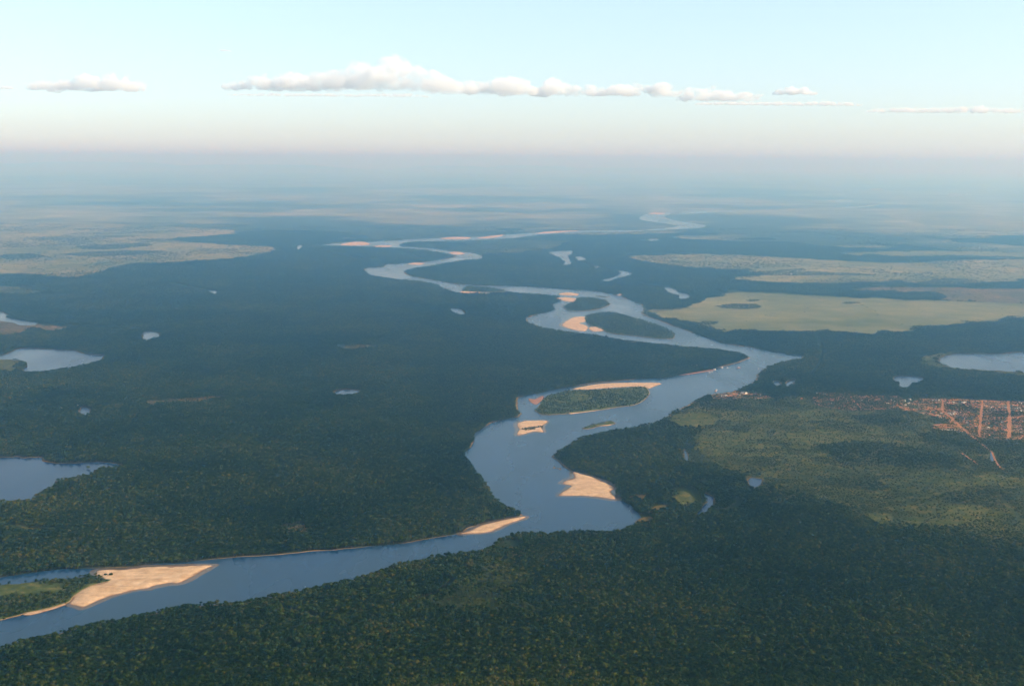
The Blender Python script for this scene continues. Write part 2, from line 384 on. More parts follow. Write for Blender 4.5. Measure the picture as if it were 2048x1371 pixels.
LAKES = [
 ("lake", [(1098,505),(1110,502),(1143,501),(1143,507),(1137,511),(1140,518),(1142,527),(1125,529),(1130,523),(1120,515)]),
 ("pond", [(1150,513),(1160,512),(1173,517),(1160,519.5)]),
 ("pond", [(1186,532),(1196,531.5),(1201,533.5),(1192,535)]),
 ("lake", [(1235,540),(1250,542),(1265,546),(1255,551),(1235,555),(1220,561),(1202,560),(1215,556),(1235,551),(1238,546)]),
 ("lake", [(1328,573),(1350,577),(1355,583),(1370,586),(1383,591),(1372,596),(1357,597),(1358,590),(1340,584),(1330,579)]),
 ("pond", [(1297,478.5),(1310,477.5),(1318,480),(1300,481.5)]),
 ("pond", [(592,494),(598,490),(606,489.5),(602,494),(596,500)]),
 ("pond", [(415,581),(424,579.5),(434,582),(430,587),(424,584)]),
 ("pond", [(901,617),(920,617.5),(929,627),(914,625)]),
 ("pond", [(290,663),(318,666),(312,672),(304,674),(288,679)]),
 ("lake", [(-60,715),(0,711),(30,700),(55,696),(120,700),(150,701),(165,707),(207,712),(185,722),(150,730),(110,737),(85,740),(48,740),(56,730),(50,721),(35,716),(0,715)]),
 ("lake", [(-200,600),(0,624),(8,633),(40,640),(76,646),(40,646),(0,638),(-200,620)]),
 ("lake", [(-260,908),(0,914),(30,913),(50,916),(80,914),(86,922),(110,926),(150,926),(200,923),(242,929),(205,932),(165,931),(187,939),(170,946),(130,953),(100,958),(110,966),(85,974),(70,986),(60,993),(0,997),(-260,1010)]),
 ("pond", [(160,817),(172,814),(180,821),(168,827)]),
 ("pond", [(668,783),(690,779),(718,782),(690,786)]),
 ("lake", [(1880,718),(1905,708),(1960,708),(2000,708),(2030,705),(2048,704),(2320,698),(2320,750),(2048,740),(1990,736),(1930,734),(1890,726)]),
 ("pond", [(1786,756),(1800,752),(1825,753),(1850,757),(1825,763),(1815,771),(1804,772),(1797,763)]),
 ("pond", [(1547,763),(1557,762),(1562,767),(1551,769)]),
 ("pond", [(1572,768),(1583,760),(1592,757),(1586,765),(1577,770)]),
 ("pond", [(1498,957),(1510,955.5),(1524,959),(1512,967),(1500,964)]),
 ("creek", [(1408,987),(1417,989),(1428,998),(1421,1009),(1402,1024),(1396,1024),(1409,1010),(1414,1000)]),
 ("creek", [(1369,899),(1374,905),(1377,916),(1371,912)]),
 ("pond", [(1982,900),(1986,908),(1987,918),(1980,910)]),
 ("lake", [(1648,401),(1680,398.5),(1705,400),(1700,404),(1670,405)]),
 ("lake", [(1675,414),(1720,412),(1760,407.5),(1740,413),(1700,416)]),
 ("lake", [(1735,378),(1755,376.5),(1768,379),(1750,380.5)]),
 ("lake", [(1893,389),(1915,387),(1932,390),(1912,392.5)]),
 ("lake", [(2040,408),(2090,404),(2200,406),(2100,414)]),
]
RIMS = []
WATER = []   # outlines used to keep trees off the water
for k, (pts, z) in enumerate(((RIVER_A, 0.60), (RIVER_B, 0.70), (RIVER_C, 0.80), (RIVER_D, 0.9), (RIVER_E, 0.9))):
    W = outline(pts, 'near', 12.0, 3.0 if k == 0 else 1.0, 4 if k == 0 else 3, seed=k)
    WATER.append(W); sheet("river", W, z, M_river)
    if k == 0:
        t = np.roll(W, -2, 0) - np.roll(W, 2, 0); n = np.stack([t[:, 1], -t[:, 0]], 1)
        if 0.5 * np.sum(W[:, 0] * np.roll(W[:, 1], -1) - np.roll(W[:, 0], -1) * W[:, 1]) < 0: n = -n
        n = sum(np.roll(n, q, 0) for q in range(-3, 4)); n /= np.linalg.norm(n, axis=1)[:, None] + 1e-9
        BANK = W + n * (np.clip((fnoise(W[:, 0], W[:, 1], 160.0, 3) - 0.42) * 60, 0.5, 9.0) * np.clip(np.hypot(W[:, 0], W[:, 1]) / 4000, 0.8, 1.6))[:, None]
        sheet("riverbank", BANK, 0.3, M_bank)
for k, (nm, pts) in enumerate(LAKES):
    W = outline(pts, 'near', 11.0 if pts[0][1] > 430 else 0.0, 3.5, 3, seed=20 + k)
    WATER.append(W); sheet(nm, W, 0.5, M_lake)
    if pts[0][1] > 590:
        cen = W.mean(0); v = W - cen; r_ = np.random.default_rng(k); wob = 1 + 0 * v[:, :1]
        rim = W + v / (np.linalg.norm(v, axis=1)[:, None] + 1e-6) * (7 + 6 * r_.random((len(W), 1)))
        RIMS.append(rim); sheet("marshy_shore", rim, 0.26 + 0.004 * k, M_brown)

M_shoal = water_mat("shallow_water_over_sand", (0.07, 0.062, 0.050), (0.15, 0.105, 0.068), 0.2)
def shoal(pts, out_, k):
    W = outline(pts, None, 0, 0.8, 3, seed=40 + k); cen = W.mean(0); v = W - cen
    t = np.roll(W, -2, 0) - np.roll(W, 2, 0); n = np.stack([t[:, 1], -t[:, 0]], 1); n /= np.linalg.norm(n, axis=1)[:, None] + 1e-9
    a = 0.5 * np.sum(W[:, 0] * np.roll(W[:, 1], -1) - np.roll(W[:, 0], -1) * W[:, 1])
    if a < 0: n = -n
    amp = out_ * (0.25 + 1.5 * fnoise(W[:, 0], W[:, 1], 70.0, 2))
    n = sum(np.roll(n, q, 0) for q in range(-3, 4)); n /= np.linalg.norm(n, axis=1)[:, None] + 1e-9
    sheet("shoal", W + n * amp[:, None], 0.604 + 0.002 * k, M_shoal)

# ---- sandbars and islands: height fields that rise out of the water
def landform(name, pts, m, top, shore, relief, cell, lift=None, seed=0, rough=1.5):
    W = outline(pts, lift, 11.0, rough, 3, seed=seed)
    lo = W.min(0) - 8; hi = W.max(0) + 8
    nx, ny = int((hi[0] - lo[0]) / cell) + 2, int((hi[1] - lo[1]) / cell) + 2
    X, Y = np.meshgrid(lo[0] + np.arange(nx) * cell, lo[1] + np.arange(ny) * cell)
    x, y = X.ravel(), Y.ravel()
    d = edge_dist(x, y, W); s = np.where(inside(x, y, W), d, -d)
    h = np.clip(s / shore, -1, 1)
    Z = 0.62 + top * np.where(h > 0, h * (2 - h), h) + relief * (fnoise(x + seed * 50, y, 45, 4) - 0.5) * np.clip(s / 6, 0, 1)
    Z = np.maximum(Z, 0.1)
    j, i = np.meshgrid(np.arange(ny - 1), np.arange(nx - 1), indexing='ij')
    a = (j * nx + i).ravel(); q = np.stack([a, a + 1, a + nx + 1, a + nx], 1)
    q = q[s[q].max(1) > -4.0]
    F = np.concatenate([q[:, [0, 1, 2]], q[:, [0, 2, 3]]])
    used = np.unique(F); remap = np.zeros(len(x), int); remap[used] = np.arange(len(used))
    o = link(bpy.data.objects.new(name, mesh_np(name, np.column_stack([x, y, Z])[used], remap[F], m, smooth=True)))
    tag(o, kind="structure"); return W

SANDBARS = [
 ([(193,1142),(206,1140),(241,1137),(307,1133),(365,1131),(424,1130),(415,1136),(390,1150),(369,1161),(354,1166),(336,1166),(306,1172),(297,1176),(266,1181),(224,1191),(191,1203),(170,1213),(163,1215),(153,1211),(140,1208),(140,1202),(150,1190),(163,1180),(183,1171),(214,1164),(205,1158),(192,1150)], 2.4, 24, 4.2, 2.0),
 ([(920,1067),(943,1060),(961,1051),(995,1042),(1047,1033),(1047,1037),(1016,1048),(995,1058),(978,1064),(945,1067)], 1.7, 13, 1.8, 2.0),
 ([(1146,944),(1164,948),(1187,955),(1210,965),(1229,975),(1221,983),(1231,995),(1225,998),(1199,994),(1164,991),(1123,992),(1119,988),(1134,978),(1143,971),(1124,967),(1134,960),(1149,955)], 1.9, 20, 3.4, 2.2),
 ([(1036,846),(1050,842),(1071,841),(1092,841),(1093,845),(1085,850),(1082,855),(1086,864),(1065,863),(1040,870),(1034,867),(1038,859),(1035,852)], 1.6, 8, 1.2, 2.4),
 ([(1145,778),(1171,772),(1206,767),(1247,765.5),(1319,766),(1308,772),(1297,777),(1290,774),(1262,773),(1201,777),(1171,779)], 1.8, 9, 1.0, 3.0),
 ([(1124,651),(1134,641),(1150,634),(1173,634),(1174,643),(1158,646),(1175,653),(1170,662),(1150,660)], 1.9, 16, 1.2, 4.0),
 ([(1177,655),(1197,654),(1209,661),(1185,662.5)], 1.6, 9, 1.0, 3.0),
 ([(1111,597),(1130,594.5),(1152,597),(1149,603.5),(1125,601.5)], 1.8, 14, 1.0, 4.0),
 ([(1117,587.5),(1135,585),(1157,588),(1150,591),(1125,590)], 1.8, 10, 1.0, 4.0),
 ([(1232,589.5),(1240,588),(1246,590.5),(1238,591.5)], 1.6, 8, 0.5, 3.5),
 ([(922,583),(945,583.5),(976,586),(975,588),(940,587),(920,585.5)], 1.8, 9, 0.5, 4.0),
 ([(815,528),(830,525),(848,526.5),(838,529.5)], 1.8, 12, 0.5, 5.0),
 ([(897,506),(912,503.5),(930,507),(915,509.5)], 1.8, 12, 0.5, 5.0),
 ([(680,490),(700,484.5),(728,484),(740,489),(715,491)], 1.8, 16, 0.5, 8.0),
 ([(745,493),(765,490.5),(785,492),(770,494.5)], 1.8, 16, 0.5, 8.0),
 ([(878,477),(905,474),(940,474.5),(935,477.5),(905,478)], 1.8, 16, 0.5, 8.0),
 ([(953,476),(980,472),(1006,469.5),(1000,473),(975,476.5)], 1.8, 16, 0.5, 8.0),
 ([(1070,467),(1090,463.5),(1130,461.5),(1160,461.5),(1130,464),(1095,466.5)], 1.8, 18, 0.5, 9.0),
 ([(1296,427),(1310,425),(1332,426),(1318,428.5)], 1.8, 22, 0.5, 10.0),
 ([(1140,826),(1165,822),(1200,817.5),(1230,812),(1232,814.5),(1200,820),(1165,825),(1142,828)], 1.2, 5, 0.4, 2.0),
 ([(1200,851),(1212,848),(1225,846.5),(1224,849),(1210,852)], 1.2, 5, 0.4, 2.0),
 ([(44,1229),(60,1224),(95,1217.5),(126,1208),(130,1210),(96,1221),(62,1230)], 1.0, 4, 0.3, 1.6),
]
for k in range(6): shoal(SANDBARS[k][0], (13, 10, 17, 12, 8, 16)[k], k)
SAND_W = [landform("sandbar", p, M_sand, t, s, r, c, seed=40 + k, rough=1.6) for k, (p, t, s, r, c) in enumerate(SANDBARS)]
SAND_W.append(landform("mudbank", [(1360,750),(1380,746.5),(1400,743),(1422,739.5),(1430,740),(1405,744.5),(1380,748.5)], M_mud, 1.0, 5, 0.4, 2.4, seed=91, rough=0.8))
SAND_W.append(landform("mudbank", [(1057,797),(1070,798),(1084,791),(1088,797),(1077,807),(1070,809),(1061,804)], M_mud, 1.2, 8, 0.5, 2.4, seed=90, rough=0.8))

ISLANDS = [
 ([(-420,1225),(-150,1190),(0,1161),(30,1159),(80,1153),(130,1149),(185,1143),(197,1148),(245,1150),(248,1154),(215,1164),(183,1172),(150,1191),(140,1203),(126,1209),(95,1218),(50,1227),(35,1232),(0,1241),(-150,1275),(-420,1345)], 3.0),
 ([(1069,816),(1076,810),(1085,794),(1099,786),(1126,778),(1149,776),(1202,774),(1262,770),(1290,769),(1298,778),(1298,790),(1286,802),(1270,810),(1232,815),(1186,822),(1149,826),(1099,830),(1079,828)], 3.5),
 ([(1164,854),(1170,848),(1189,842),(1212,837),(1225,837),(1234,845),(1224,849),(1201,852),(1183,857),(1168,858)], 2.4),
 ([(1167,632),(1187,625),(1219,621),(1247,626),(1272,634),(1300,642),(1328,652),(1346,662),(1348,676),(1328,678),(1297,675),(1250,670),(1219,666),(1200,658),(1175,648)], 4.0),
 ([(1126,612),(1134,606),(1150,600),(1156,593),(1187,593),(1210,598),(1220,608),(1203,617),(1172,622),(1140,622),(1129,617)], 4.5),
 ([(1189,592),(1198,588.5),(1218,592),(1212,594.5)], 4.0),
 ([(924,577),(934,571),(960,571.5),(985,574),(1010,579),(1012,583),(980,584),(930,583)], 5.0),
 ([(1106,931),(1112,929),(1122,934),(1120,937),(1110,934)], 2.0),
 ([(756,529),(766,525.5),(771,529),(768,534),(758,535)], 5.0),
]
ISLAND_W = [landform("island", p, M_island, 2.4, 11, 0.6, c, 'far', seed=60 + k) for k, (p, c) in enumerate(ISLANDS)]

# ---- open land: pastures, savanna, clearings (outline, material, name, tree cover, size of its trees)
OPEN = [
 ([(1313,629),(1340,620),(1374,614),(1406,600),(1453,586),(1536,586),(1674,593),(1871,600),(2048,608),(2350,622),(2350,655),(2048,636),(1891,647),(1792,661),(1725,663),(1634,661),(1516,659),(1437,660),(1390,644),(1362,638)], M_field, "pasture", 0.002, 0.8, 11),
 ([(1256,513),(1300,510),(1400,508),(1500,511),(1640,519),(1800,526),(1900,521),(2048,518),(2350,522),(2350,562),(2048,560),(1900,566),(1800,563),(1700,566),(1600,564),(1500,561),(1466,554),(1530,549),(1480,538),(1400,537),(1330,528),(1290,520)], M_savanna, "savanna", 0.13, 0.8, 8),
 ([(1686,507),(1830,502),(2048,504),(2350,507),(2350,515),(2048,513),(1900,512),(1750,510)], M_field, "pasture", 0.01, 0.8, 6),
 ([(1715,578),(1790,573),(1870,575),(2048,576),(2350,580),(2350,614),(2048,605),(1882,598),(1880,586),(1745,582)], M_brown, "marsh", 0.06, 0.7, 6),
 ([(1780,432),(1880,424),(2048,434),(2350,436),(2350,462),(2048,462),(1900,463),(1840,446)], M_savanna, "savanna", 0.25, 0.8, 0),
 ([(1670,492),(1720,489),(1770,491),(1740,495)], M_field, "pasture", 0.02, 0.8, 5),
 ([(1968,388),(2020,380),(2350,382),(2350,397),(2048,397)], M_field, "pasture", 0.05, 0.8, 0),
 ([(-260,445),(0,447),(171,446),(342,453),(470,461),(440,470),(340,478),(420,487),(520,492),(562,499),(513,509),(454,516),(376,523),(250,530),(171,550),(137,554),(0,545),(-260,540)], M_savanna, "savanna", 0.16, 0.8, 8),
 ([(620,419),(700,417),(850,421),(1000,424),(1080,430),(1000,433),(860,440),(740,441),(700,428)], M_savanna, "savanna", 0.3, 0.8, 0),
 ([(-260,575),(0,571),(70,580),(100,584),(0,586),(-260,590)], M_meadow, "meadow", 0.2, 0.7, 6),
 ([(-260,640),(0,638),(60,648),(147,653),(100,658),(40,660),(0,671),(-260,690)], M_brown, "marsh", 0.05, 0.6, 6),
 ([(-120,722),(0,716),(30,718),(44,726),(40,737),(0,741),(-120,748)], M_meadow, "meadow", 0.06, 0.6, 3),
 ([(-300,1190),(0,1170),(60,1167),(122,1171),(118,1177),(70,1184),(0,1196),(-300,1235)], M_meadow, "meadow", 0.04, 0.5, 5),
 ([(1840,716),(1880,706),(1910,704),(1880,715),(1888,727),(1930,736),(2048,743),(2330,756),(2330,762),(2048,748),(1930,742),(1870,733)], M_meadow, "meadow", 0.05, 0.6, 3),
 # right bank, between forest, town and river
 ([(1490,795),(1520,791),(1580,806),(1640,816),(1700,824),(1800,852),(1852,876),(1800,873),(1740,866),(1640,852),(1560,846),(1480,841),(1440,836),(1452,822),(1480,815)], M_meadow, "meadow", 0.52, 0.6, 3),
 ([(1400,872),(1460,860),(1520,870),(1640,857),(1720,866),(1780,861),(1835,882),(1760,882),(1665,886),(1650,905),(1575,923),(1540,912),(1480,910),(1410,905)], M_meadow, "meadow", 0.52, 0.6, 3),
 ([(1622,985),(1640,972),(1700,975),(1760,985),(1775,998),(1740,1008),(1680,1010),(1640,1000)], M_meadow, "meadow", 0.52, 0.6, 3),
 ([(1735,1040),(1760,1025),(1830,1030),(1900,1008),(2000,1015),(2048,1028),(2300,1040),(2300,1100),(2048,1078),(1990,1082),(1940,1062),(1850,1058),(1780,1055)], M_meadow, "meadow", 0.52, 0.6, 3),
 ([(1790,965),(1850,944),(1940,948),(2048,952),(2300,960),(2300,975),(2048,968),(1960,970),(1870,966)], M_meadow, "meadow", 0.52, 0.6, 3),
 ([(1345,833),(1375,822),(1420,830),(1432,842),(1400,850),(1360,848)], M_meadow, "meadow", 0.05, 0.6, 4),
 ([(1338,988),(1370,980),(1398,995),(1396,1008),(1370,1008)], M_meadow, "meadow", 0.06, 0.6, 4),
 ([(1262,990),(1285,987),(1291,997),(1278,1004),(1262,1000)], M_brown, "clearing", 0.02, 0.6, 3),
 ([(1299,1018),(1318,1010),(1350,1014),(1362,1021),(1325,1026),(1303,1025)], M_brown, "clearing", 0.05, 0.6, 3),
 ([(1270,1044),(1284,1034),(1303,1036),(1300,1044),(1330,1043),(1290,1052)], M_brown, "clearing", 0.02, 0.6, 3),
 ([(1005,1098),(1030,1091),(1060,1097),(1040,1105),(1010,1106)], M_brown, "clearing", 0.08, 0.6, 8),
 ([(1140,795),(1165,789),(1185,793),(1170,801),(1145,802)], M_brown, "clearing", 0.10, 0.5, 3),
 ([(290,803),(350,797),(440,792),(446,795),(380,801),(300,808)], M_brown, "marsh", 0.35, 0.6, 4),
 ([(690,694),(720,689),(760,690),(740,696),(700,698)], M_brown, "marsh", 0.35, 0.6, 4),
 ([(30,1048),(60,1042),(105,1050),(70,1058)], M_scrub, "clearing", 0.25, 0.6, 6),
 ([(568,1062),(590,1050),(612,1050),(600,1062)], M_brown, "clearing", 0.25, 0.6, 6),
]
SCRUB = [(1405,792),(1440,786),(1600,792),(1800,795),(2048,801),(2330,806),(2330,1130),(2048,1096),(1900,1085),(1760,1068),(1680,1030),(1600,1008),(1530,1000),(1500,960),(1440,930),(1400,905),(1385,870),(1335,855),(1330,842),(1385,812)]
OPEN_W = []
W_SCRUB = outline(SCRUB, None, 0, 8.0, 3, seed=5); sheet("scrubland", W_SCRUB, 0.10, M_scrub)
for k, (pts, m, nm, cover, size, top) in enumerate(OPEN):
    W = outline(pts, 'near' if top else None, top, 10.0, 3, seed=100 + k)
    OPEN_W.append((W, cover, size)); sheet(nm, W, 0.2 + 0.004 * k if nm != "clearing" else 0.4 + 0.01 * k, m)
# island clearings lie on island ground
TOWN = [(1800,812),(1830,800),(1900,796),(1965,800),(2048,803),(2320,812),(2320,892),(2048,879),(1955,877),(1925,863),(1868,856),(1872,848),(1900,846),(1875,836),(1835,824),(1805,819)]
W_TOWN = outline(TOWN, None, 0, 5.0, 3, seed=9); sheet("town_ground", W_TOWN, 0.34, M_town)
RIVERSIDE = [(1425,788),(1450,783),(1490,784),(1530,789),(1545,795),(1500,797),(1460,799),(1430,797)]
W_RIVERSIDE = outline(RIVERSIDE, None, 0, 5.0, 3, seed=10); sheet("village_ground", W_RIVERSIDE, 0.34, M_town)
STRIP = [(1625,795),(1650,784),(1720,788),(1800,792),(1800,812),(1770,818),(1700,820),(1640,812)]
W_STRIP = outline(STRIP, None, 0, 5.0, 3, seed=11); sheet("village_ground", W_STRIP, 0.36, M_town)

def road(pts, widths, z, seed=0):
    """pts in the photograph, widths in metres"""
    P = ground([p[0] for p in pts], [p[1] for p in pts])
    out = []; ws = []
    for i in range(len(P) - 1):
        n = max(2, int(np.linalg.norm(P[i + 1] - P[i]) / 12))
        for k in range(n):
            t = k / n; out.append(P[i] * (1 - t) + P[i + 1] * t); ws.append(widths[i] * (1 - t) + widths[i + 1] * t)
    out.append(P[-1]); ws.append(widths[-1]); C = np.array(out); ws = np.array(ws)
    t = np.gradient(C, axis=0); nrm = np.stack([-t[:, 1], t[:, 0]], 1); nrm /= np.linalg.norm(nrm, axis=1)[:, None]
    r = np.random.default_rng(seed)
    a = C + nrm * (ws * (0.5 + 0.12 * r.normal(size=len(ws)) * 0.6))[:, None]; b = C - nrm * (ws * (0.5 + 0.12 * r.normal(size=len(ws)) * 0.6))[:, None]
    V = np.concatenate([np.column_stack([a, np.full(len(a), z)]), np.column_stack([b, np.full(len(b), z)])]); n = len(a); F = []
    for i in range(n - 1): F += [(i, i + n, i + n + 1), (i, i + n + 1, i + 1)]
    tag(link(bpy.data.objects.new("dirt_road", mesh_np("dirt_road", V, F, M_road))), kind="structure")
    return np.concatenate([a, b[::-1]])
ROADS = [
 ([(1880,820),(1893,828),(1902,836),(1908,842),(1926,858),(1937,868),(1951,877)], [20, 18, 16, 15, 15, 14, 12]),
 ([(1951,877),(1958,883),(1972,895),(1984,904),(1991,921),(1998,933),(2008,941)], [7, 5, 6, 7, 8, 8, 5]),
 ([(1965,802),(1963,820),(1962,831),(1960,851),(1958,872)], [11, 11, 12, 12, 12]),
 ([(2016.5,802),(2017.5,820),(2018.5,836),(2018.5,856),(2018,877)], [12, 13, 16, 17, 15]),
 ([(1964,832),(1992,835),(2012,836),(2031,835),(2048,832),(2200,828)], [16, 14, 16, 18, 16, 14]),
 ([(1868,850),(1890,849),(1923,852.5)], [18, 18, 14]),
 ([(1838,797.5),(1866,798.5),(1886,800),(1925,801),(1963,802),(2016,803),(2150,806)], [14, 12, 22, 16, 14, 10, 10]),
 ([(1858,817),(1880,820),(1916,823.5),(1935,826),(1962,831)], [16, 26, 16, 10, 12]),
 ([(1964,813),(1985,813.5),(2016,814)], [10, 9, 8]),
 ([(1781,814),(1799,813.5),(1808,819),(1828,819),(1858,817)], [16, 14, 12, 10, 10]),
 ([(1886,800),(1885,810),(1884,820)], [9, 9, 9]),
 ([(1432,793),(1460,790),(1500,788)], [14, 12, 10]),
 ([(1590,752),(1604,751),(1613,750)], [16, 18, 12]),
 ([(1923,906),(1935,914),(1948,922),(1956,928)], [7, 6, 6, 5]),
 ([(1700,816),(1735,818)], [10, 8]),
 ([(1722,793),(1745,792)], [9, 7]),
]
ROAD_W = [road(p, [v * 0.85 for v in w], 0.8 + 0.012 * k, 200 + k) for k, (p, w) in enumerate(ROADS)]

# ================================================================== TREES
def ico(sub):
    bm = bmesh.new(); bmesh.ops.create_icosphere(bm, subdivisions=sub, radius=1.0)
    V = np.array([v.co[:] for v in bm.verts]); F = np.array([[v.index for v in f.verts] for f in bm.faces]); bm.free()
    return V, F
ICO1, ICO2 = ico(1), ico(2)
OCT = (np.array([(1, 0, 0), (0, 1, 0), (-1, 0, 0), (0, -1, 0), (0, 0, 1), (.5, .5, -.45)], float), np.array([(0, 1, 4), (1, 2, 4), (2, 3, 4), (3, 0, 4), (1, 0, 5), (2, 1, 5), (3, 2, 5), (0, 3, 5)]))

class Build:
    def __init__(s): s.V, s.F, s.T, s.M, s.n = [], [], [], [], 0
    def add(s, V, F, tint=0.5, m=0):
        s.V.append(V); s.F.append(np.asarray(F) + s.n); s.T.append(np.full(len(V), tint)); s.M.append(np.full(len(F), m)); s.n += len(V)
    def mesh(s, name, mats, smooth=False):
        return mesh_np(name, np.concatenate(s.V), np.concatenate(s.F), mats, np.concatenate(s.M), np.concatenate(s.T), smooth)

def lump(b, c, r, squash, base, tint, r_, m=0):
    V, F = base
    k = 1 + r_.normal(size=(len(V), 1)) * 0.20
    b.add(V * k * np.array([r, r, r * squash]) + np.array(c), F, tint, m)

def crown(b, x, y, R_, H, n, base, leaves, r_, tint, z0=0.0, m=0):
    """irregular crown: lumps spread over a flattened dome with leaf-sized faces breaking its outline"""
    for k in range(n):
        a = r_.random() * 6.283; q = math.sqrt(r_.random()) * 0.68
        zz = H - R_ * (0.42 + 0.62 * q * q) + r_.normal() * R_ * 0.13
        if k == 0: q = 0; zz = H - R_ * 0.55
        lump(b, (x + math.cos(a) * q * R_, y + math.sin(a) * q * R_, z0 + zz), R_ * (0.34 + 0.18 * r_.random()) * (1.5 if k == 0 else 1), 0.72, base, tint + r_.normal() * 0.07, r_, m)
    if leaves:
        a = r_.random(leaves) * 6.283; u = r_.random(leaves); th = np.arccos(1 - 1.25 * u)
        rad = R_ * (0.86 + 0.22 * r_.random(leaves))
        c = np.stack([x + np.cos(a) * np.sin(th) * rad, y + np.sin(a) * np.sin(th) * rad, z0 + H - R_ * 0.82 + np.cos(th) * rad * 0.82], 1)
        d1 = r_.normal(size=(leaves, 3)); d2 = r_.normal(size=(leaves, 3)); s = R_ * 0.16
        V = np.stack([c + d1 * s, c - d1 * s * 0.5 + d2 * s, c - d2 * s], 1).reshape(-1, 3)
        b.add(V, np.arange(leaves * 3).reshape(-1, 3), tint + 0.08, m)

def limb(b, p, q, r0, r1, m=0, n=6):
    p, q = np.array(p, float), np.array(q, float); d = q - p; d /= np.linalg.norm(d)
    u = np.cross(d, (0.3, 0.9, 0.1)); u /= np.linalg.norm(u); v = np.cross(d, u)
    a = np.arange(n) * 2 * math.pi / n
    ring = np.cos(a)[:, None] * u + np.sin(a)[:, None] * v
    V = np.concatenate([p + ring * r0, q + ring * r1]); F = []
    for i in range(n):
        j = (i + 1) % n; F += [(i, j, n + j), (i, n + j, n + i)]
    b.add(V, F, 0.5, m)

def trunk_mesh(name, H, R_, r_):
    b = Build(); top = H - R_ * 0.9
    limb(b, (0, 0, -0.3), (r_.normal() * 0.3, r_.normal() * 0.3, top), 0.55, 0.32)
    for k in range(4):
        a = k * 1.57 + r_.random(); limb(b, (0, 0, top * (0.75 + 0.1 * r_.random())), (math.cos(a) * R_ * 0.55, math.sin(a) * R_ * 0.55, H - R_ * 0.55), 0.26, 0.09)
    return b.mesh(name, M_bark)

def palm_mesh(r_, H, n=13):
    b = Build(); limb(b, (0, 0, -0.2), (r_.normal() * 0.4, r_.normal() * 0.4, H), 0.25, 0.16, 1)
    for k in range(n):
        a = k * 2.399 + r_.random() * 0.4; up = 0.9 * r_.random(); L_ = 4.3 + r_.random(); w = 0.55
        d = np.array([math.cos(a), math.sin(a), 0]); s = np.array([-math.sin(a), math.cos(a), 0]) * w
        pts = [np.array([0, 0, H]), d * L_ * 0.4 + [0, 0, H + 0.9 * up + 0.5], d * L_ * 0.75 + [0, 0, H + 0.6 * up], d * L_ + [0, 0, H - 1.3 + up * 0.7]]
        V = []
        for q, f in zip(pts, (0.35, 1.0, 0.8, 0.1)): V += [q + s * f - [0, 0, .25 * f], q - s * f - [0, 0, .25 * f]]
        F = []
        for i in range(3): F += [(2 * i, 2 * i + 1, 2 * i + 3), (2 * i, 2 * i + 3, 2 * i + 2)]
        b.add(np.array(V), F, 0.35 + 0.5 * r_.random(), 0)
    return b.mesh("palm", [M_palm, M_bark])

PROTO = bpy.data.collections.new("tree_shapes")     # sources of the forest, not themselves in the scene
protos = []
def proto(name, me):
    o = bpy.data.objects.new(name, me); o["kind"] = "stuff"; protos.append(o); return len(protos) - 1

def tile(size, spacing, hr, n, base, leaves, seed, gap=0.07):
    """a patch of closed canopy, edges meeting on all sides"""
    r_ = np.random.default_rng(seed); b = Build(); m = max(1, round(size / spacing)); st = size / m
    for i in range(m):
        for j in range(m):
            if r_.random() < gap: continue
            x = (i + 0.5 + (r_.random() - .5) * 0.75) * st - size / 2; y = (j + 0.5 + (r_.random() - .5) * 0.75) * st - size / 2
            R_ = st * (0.42 + 0.30 * r_.random()); H = hr[0] + (hr[1] - hr[0]) * r_.random() ** 1.3
            if r_.random() < 0.06: H += 4.5; R_ *= 1.4
            crown(b, x, y, R_, max(H, R_ * 1.25) if st < 12 else H, n, base, leaves, r_, np.clip(0.40 + 0.27 * r_.normal(), 0, 1.0))
    return b.mesh("canopy_patch", [M_leaf])
TILES = {}
for size, spacing, n, base, leaves in ((50, 7.2, 7, ICO1, 22), (100, 8.0, 4, ICO1, 8), (200, 12.0, 3, OCT, 5), (400, 20.0, 3, OCT, 0)):
    TILES[size] = [proto("canopy_patch", tile(size, spacing, (7.5, 16), n, base, leaves, size + v)) for v in range(4)]
SINGLE = []
for v in range(6):
    r_ = np.random.default_rng(500 + v); b = Build()
    crown(b, 0, 0, 5.2, 11 + 2.2 * r_.random(), 8, ICO1, 40, r_, 0.22 + 0.11 * v)
    limb(b, (0, 0, -0.3), (0, 0, 7), 0.45, 0.3, 1)
    SINGLE.append(proto("tree_shape", b.mesh("tree_shape", [M_leaf, M_bark])))
CLUMP = []
for v in range(4):                                   # a few crowns grown together, for woods kilometres away
    r_ = np.random.default_rng(600 + v); b = Build()
    for k in range(5):
        crown(b, r_.normal() * 4.0, r_.normal() * 4.0, 4.2, 9 + 4 * r_.random(), 3, OCT, 3, r_, np.clip(0.4 + .2 * r_.normal(), 0, 1))
    CLUMP.append(proto("thicket_shape", b.mesh("thicket_shape", [M_leaf])))
PALMS = [proto("palm_shape", palm_mesh(np.random.default_rng(700 + v), 8 + v)) for v in range(3)]
BUSH = []
for v in range(3):
    r_ = np.random.default_rng(800 + v); b = Build()
    crown(b, 0, 0, 2.6, 3.8, 6, ICO1, 24, r_, 0.45 + 0.1 * v); limb(b, (0, 0, -0.2), (0, 0, 2), 0.2, 0.12, 1)
    BUSH.append(proto("bush_shape", b.mesh("bush_shape", [M_leaf, M_bark])))

